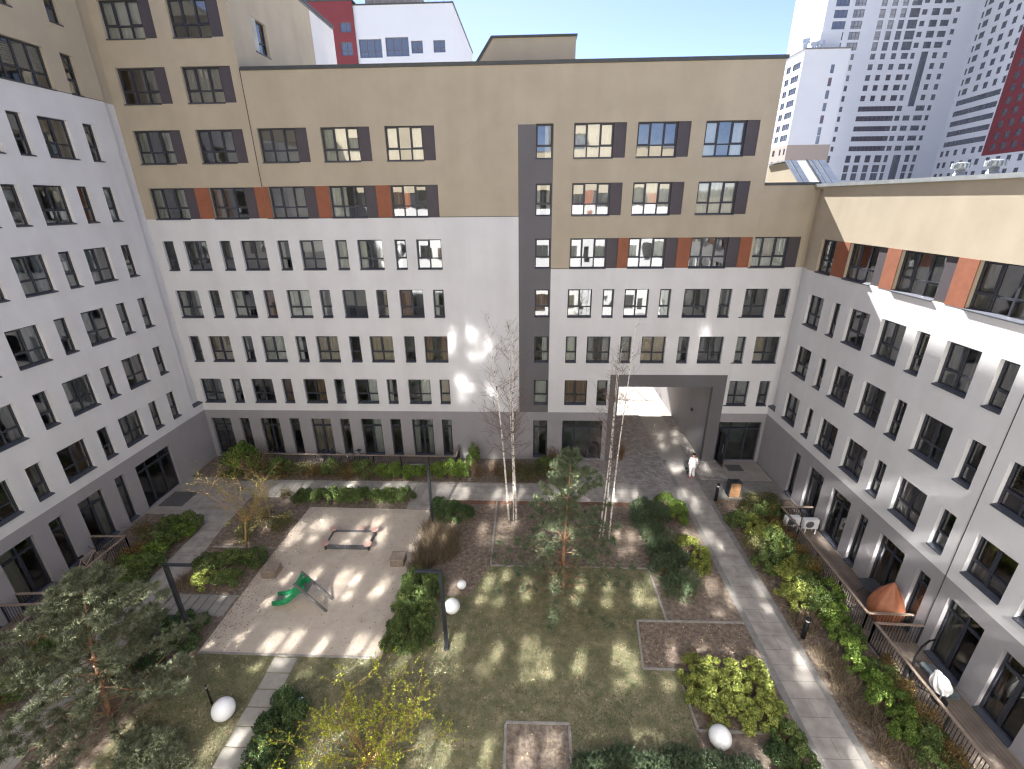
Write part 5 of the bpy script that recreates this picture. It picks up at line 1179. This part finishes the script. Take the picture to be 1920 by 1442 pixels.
# wing of the tower with the red face
d = Vector((-.1838,-.9830,0)); Cw = thing('tower_block', 'white tower wing with a dark red lower face, at the right edge', 'tower', (140,160,0))
FC = Facade((136.5,178.6,0), math.atan2(d.y, d.x)); it = []; itr = []
for z in (84,81.1,78.2,75.3,72.4,69.5,66.7,63.9,61,58.05,55.1,52.1,49.2,46.3):
    for a, b, k in ((1.5,2.5,1), (3.2,5.7,2), (8.5,10.6,2), (12.7,14.7,2), (16.8,18.5,2), (20.6,22.0,2)): it.append((a,b,z-.85,z+.85,k))
    if z > 58.3:
        for a in (24.6,28.7,32.8,36.9,41,45): it.append((a,a+2,z-.85,z+.85,2))
    else:
        for a in (25.0,29,33,37,41,45): itr.append((a,a+1.9,z-.85,z+.85,2))
for z in (43.4,40.4,37.5,34.6,31.6): it.append((1.9,21.6,z-.8,z+.7,12))
for z in (43.4,40.4,37.5,34.6,31.6,28.8):
    for a in (25.0,29,33,37,41,45): itr.append((a,a+1.9,z-.85,z+.85,2))
for z in (28.8,25.4,22,19): it += [(a,a+1.7,z-.85,z+.85,2) for a in (1.5,4.4,8.5,12.7,16.8,20)] + ([(a,a+1.7,z-.85,z+.85,2) for a in (24.6,28.7,32.8,37)] if z < 26 else [])
m = MB(); wz(FC, 0, 22.2, 0, 90, it, m); wz(FC, 22.2, 50, 58.3, 90, it, m); wz(FC, 22.2, 50, 0, 26.8, it, m)
def cbox(u0,u1,d0,d1,z0,z1): m.obox(FC.p((u0+u1)/2,(d0+d1)/2,(z0+z1)/2), FC.ux*(u1-u0)/2, FC.dx*(d1-d0)/2, (0,0,(z1-z0)/2))
cbox(0,50,.5,16,0,90); obj('wall', m, M['tw_white'], Cw)
m = MB(); wz(FC, 22.2, 50, 26.8, 58.3, itr, m); obj('red_wall', m, M['tw_red'], Cw)
far_windows(Cw, FC, it); far_windows(Cw, FC, itr)
m = MB(); cbox(0,50,-.2,16.2,90,91); obj('roof', m, M['roof'], Cw)
# mid rise block in front of the towers
Ab = thing('apartment_building', 'white mid rise block with brownish base and roof vents, before the tall tower', 'building', (79,155,0))
FA = Facade((0,149.5,0), 0); FAl = Facade((72.35,163.5,0), -PI/2)
it = [(79.95,80.9,z,z+2.0,1) for z in (46.9,43.9,40.95,38.0,35.0,32.1,29.95)]
itl = []
for z in (48.4,45.4,42.5,39.6,36.7,33.8,31): itl += [(13.6-4.6,13.6-.6,z,z+1.6,4), (5.6,7.9,z,z+1.6,2), (2.5,3.9,z,z+1.6,2)]
for z in (27.4,24.3): itl += [(12.2,13.2,z,z+1.6,1), (9.8,10.8,z,z+1.6,1), (5.8,7.2,z,z+1.6,2)]
m = MB(); wz(FA, 72.35, 84.2, 29.8, 52.4, it, m); wz(FAl, 0, 14, 29.8, 52.4, itl, m); m.box(72.9,84.0,150.1,163.4,0,52.3); m.quad((84.2,149.5,0),(84.2,163.5,0),(84.2,163.5,52.4),(84.2,149.5,52.4)); obj('wall', m, M['tw_white'], Ab)
m = MB(); wz(FA, 72.35, 84.2, 0, 29.8, [], m); wz(FAl, 0, 14, 0, 29.8, itl, m); obj('base_wall', m, M['tw_brown'], Ab)
far_windows(Ab, FA, it); far_windows(Ab, FAl, itl)
m = MB(); m.box(72.2,84.4,149.3,163.6,52.4,52.7); rf = obj('roof', m, M['roof'], Ab)
m = MB(); m.box(78.5,84,155,160,52.7,57.6); obj('roof_housing', m, M['tw_white'], rf)
for x, y, h in ((73.4,152,2.6), (75.3,151.2,1.6), (76.6,151.2,1.8), (77.6,152.4,2.3)):
    m = MB(); m.lathe([(.55,0), (.55,h*.6), (.9,h*.62), (.9,h)], (x,y,52.7), 16); obj('vent_pipe', m, M['alu'], rf)
m = MB()
for x in (72.5,74,75.5,77): m.tube([(x,149.6,52.7), (x,149.6,53.9)], .03, 5)
m.tube([(72.5,149.6,53.85), (77,149.6,53.85)], .03, 5); obj('roof_rail', m, M['alu'], rf)
# red and white block, upper left
Rb = thing('apartment_building', 'white block with a dark red stair bay, seen over the roof at the upper left', 'building', (-18,84,0))
FR2 = Facade((0,76.7,0), 0)
itw = [(-24.1,-20.9,34.85,37.05,3), (-20.35,-17.1,34.95,37.2,3), (-16.75,-15.15,35.25,36.75,2), (-13.65,-12.0,35.3,36.75,2)] + [(-20.35,-17.1,z,z+2.2,3) for z in (31.9,28.9,25.9)] + [(-16.7,-15.1,z,z+1.5,2) for z in (32.2,29.2,26.2)]
itr = [(-26.4,-24.85,37.8,38.95,2), (-26.6,-24.95,35.1,36.7,2), (-29.6,-28.2,37.8,38.95,2), (-26.6,-25.0,32,33.6,2)]
m = MB(); wz(FR2, -24.4, -10.75, 0, 40.85, itw, m); m.box(-24,-10.9,77.3,99.9,0,40.75); m.quad((-10.75,76.7,0),(-10.75,100,0),(-10.75,100,40.85),(-10.75,76.7,40.85)); obj('wall', m, M['tw_white'], Rb)
m = MB(); FR3 = Facade((0,76.4,0), 0); wz(FR3, -34, -24.4, 0, 41.3, itr, m); m.box(-34,-24.4,76.9,90,0,41.2); m.quad((-24.4,76.4,0), (-24.4,77,0), (-24.4,77,41.3), (-24.4,76.4,41.3)); obj('red_wall', m, M['tw_red'], Rb)
far_windows(Rb, FR2, itw); far_windows(Rb, FR3, itr)
m = MB(); m.box(-24.4,-10.6,76.55,100,40.85,41.0); m.box(-34,-24.3,76.25,90,41.3,41.5); rf = obj('roof', m, M['coping'], Rb)
m = MB(); m.box(-23.6,-16.5,80,90,41.0,44.5); obj('roof_housing', m, M['tw_brown'], rf)
m = MB(); m.box(-31,-27.5,79,84,41.5,44); obj('lift_housing', m, M['coping'], rf)
m = MB()
for i in range(12): m.tube([(-22.5+i*1.05,77.2,41.0), (-22.5+i*1.05,77.2,42.0)], .025, 4)
m.tube([(-22.5,77.2,41.95), (-10.9,77.2,41.95)], .025, 4); obj('roof_rail', m, M['alu'], rf)
# ------------------------------------------------------------------ light, sky, camera
sd = Vector((.18, -1, -.81)).normalized()
L = bpy.data.lights.new('sun', 'SUN'); L.energy = 5.0; L.angle = math.radians(.55); L.color = (1, .98, .955)
lo = bpy.data.objects.new('sun', L); COL.objects.link(lo); lo.rotation_euler = sd.to_track_quat('-Z', 'Y').to_euler(); lo.location = (0,60,90)
Wd = bpy.data.worlds.new('World'); S.world = Wd; Wd.use_nodes = True; n = Wd.node_tree
sk = n.nodes.new('ShaderNodeTexSky'); sk.sky_type = 'NISHITA'; sk.sun_disc = False
sk.sun_elevation = math.asin(-sd.z); sk.sun_rotation = math.atan2(-sd.x, -sd.y)
sk.air_density = .7; sk.dust_density = .1; sk.ozone_density = 1.5
mx = n.nodes.new('ShaderNodeMix'); mx.data_type = 'RGBA'; mx.blend_type = 'MULTIPLY'; mx.inputs['Factor'].default_value = 1; mx.inputs['B'].default_value = (.80, .735, .84, 1)
n.links.new(sk.outputs[0], mx.inputs['A']); n.links.new(mx.outputs['Result'], n.nodes['Background'].inputs[0]); n.nodes['Background'].inputs[1].default_value = .05
cam = bpy.data.cameras.new('camera'); co = bpy.data.objects.new('camera', cam); COL.objects.link(co); S.camera = co
cam.sensor_width = 36; cam.lens = 36*867.93/1920; cam.clip_end = 3000; cam.clip_start = .05
co.matrix_world = Matrix.Translation((0,0,16.03)) @ Matrix.Rotation(.042, 4, 'Z') @ Matrix.Rotation(PI/2-.3786, 4, 'X') @ Matrix.Rotation(-.0106, 4, 'Z')
S.view_settings.view_transform = 'Standard'; S.view_settings.look = 'None'; S.view_settings.exposure = 2.6; S.view_settings.gamma = 1
S.render.engine = 'CYCLES'; c = S.cycles
c.max_bounces = 10; c.diffuse_bounces = 5; c.glossy_bounces = 5; c.transmission_bounces = 6; c.transparent_max_bounces = 10
c.caustics_reflective = True; c.caustics_refractive = False; c.blur_glossy = 0; c.sample_clamp_indirect = 0; c.sample_clamp_direct = 0
c.use_guiding = True; c.use_surface_guiding = True; c.guiding_training_samples = 128
c.use_denoising = True; c.filter_width = 1.25
S.render.use_persistent_data = False
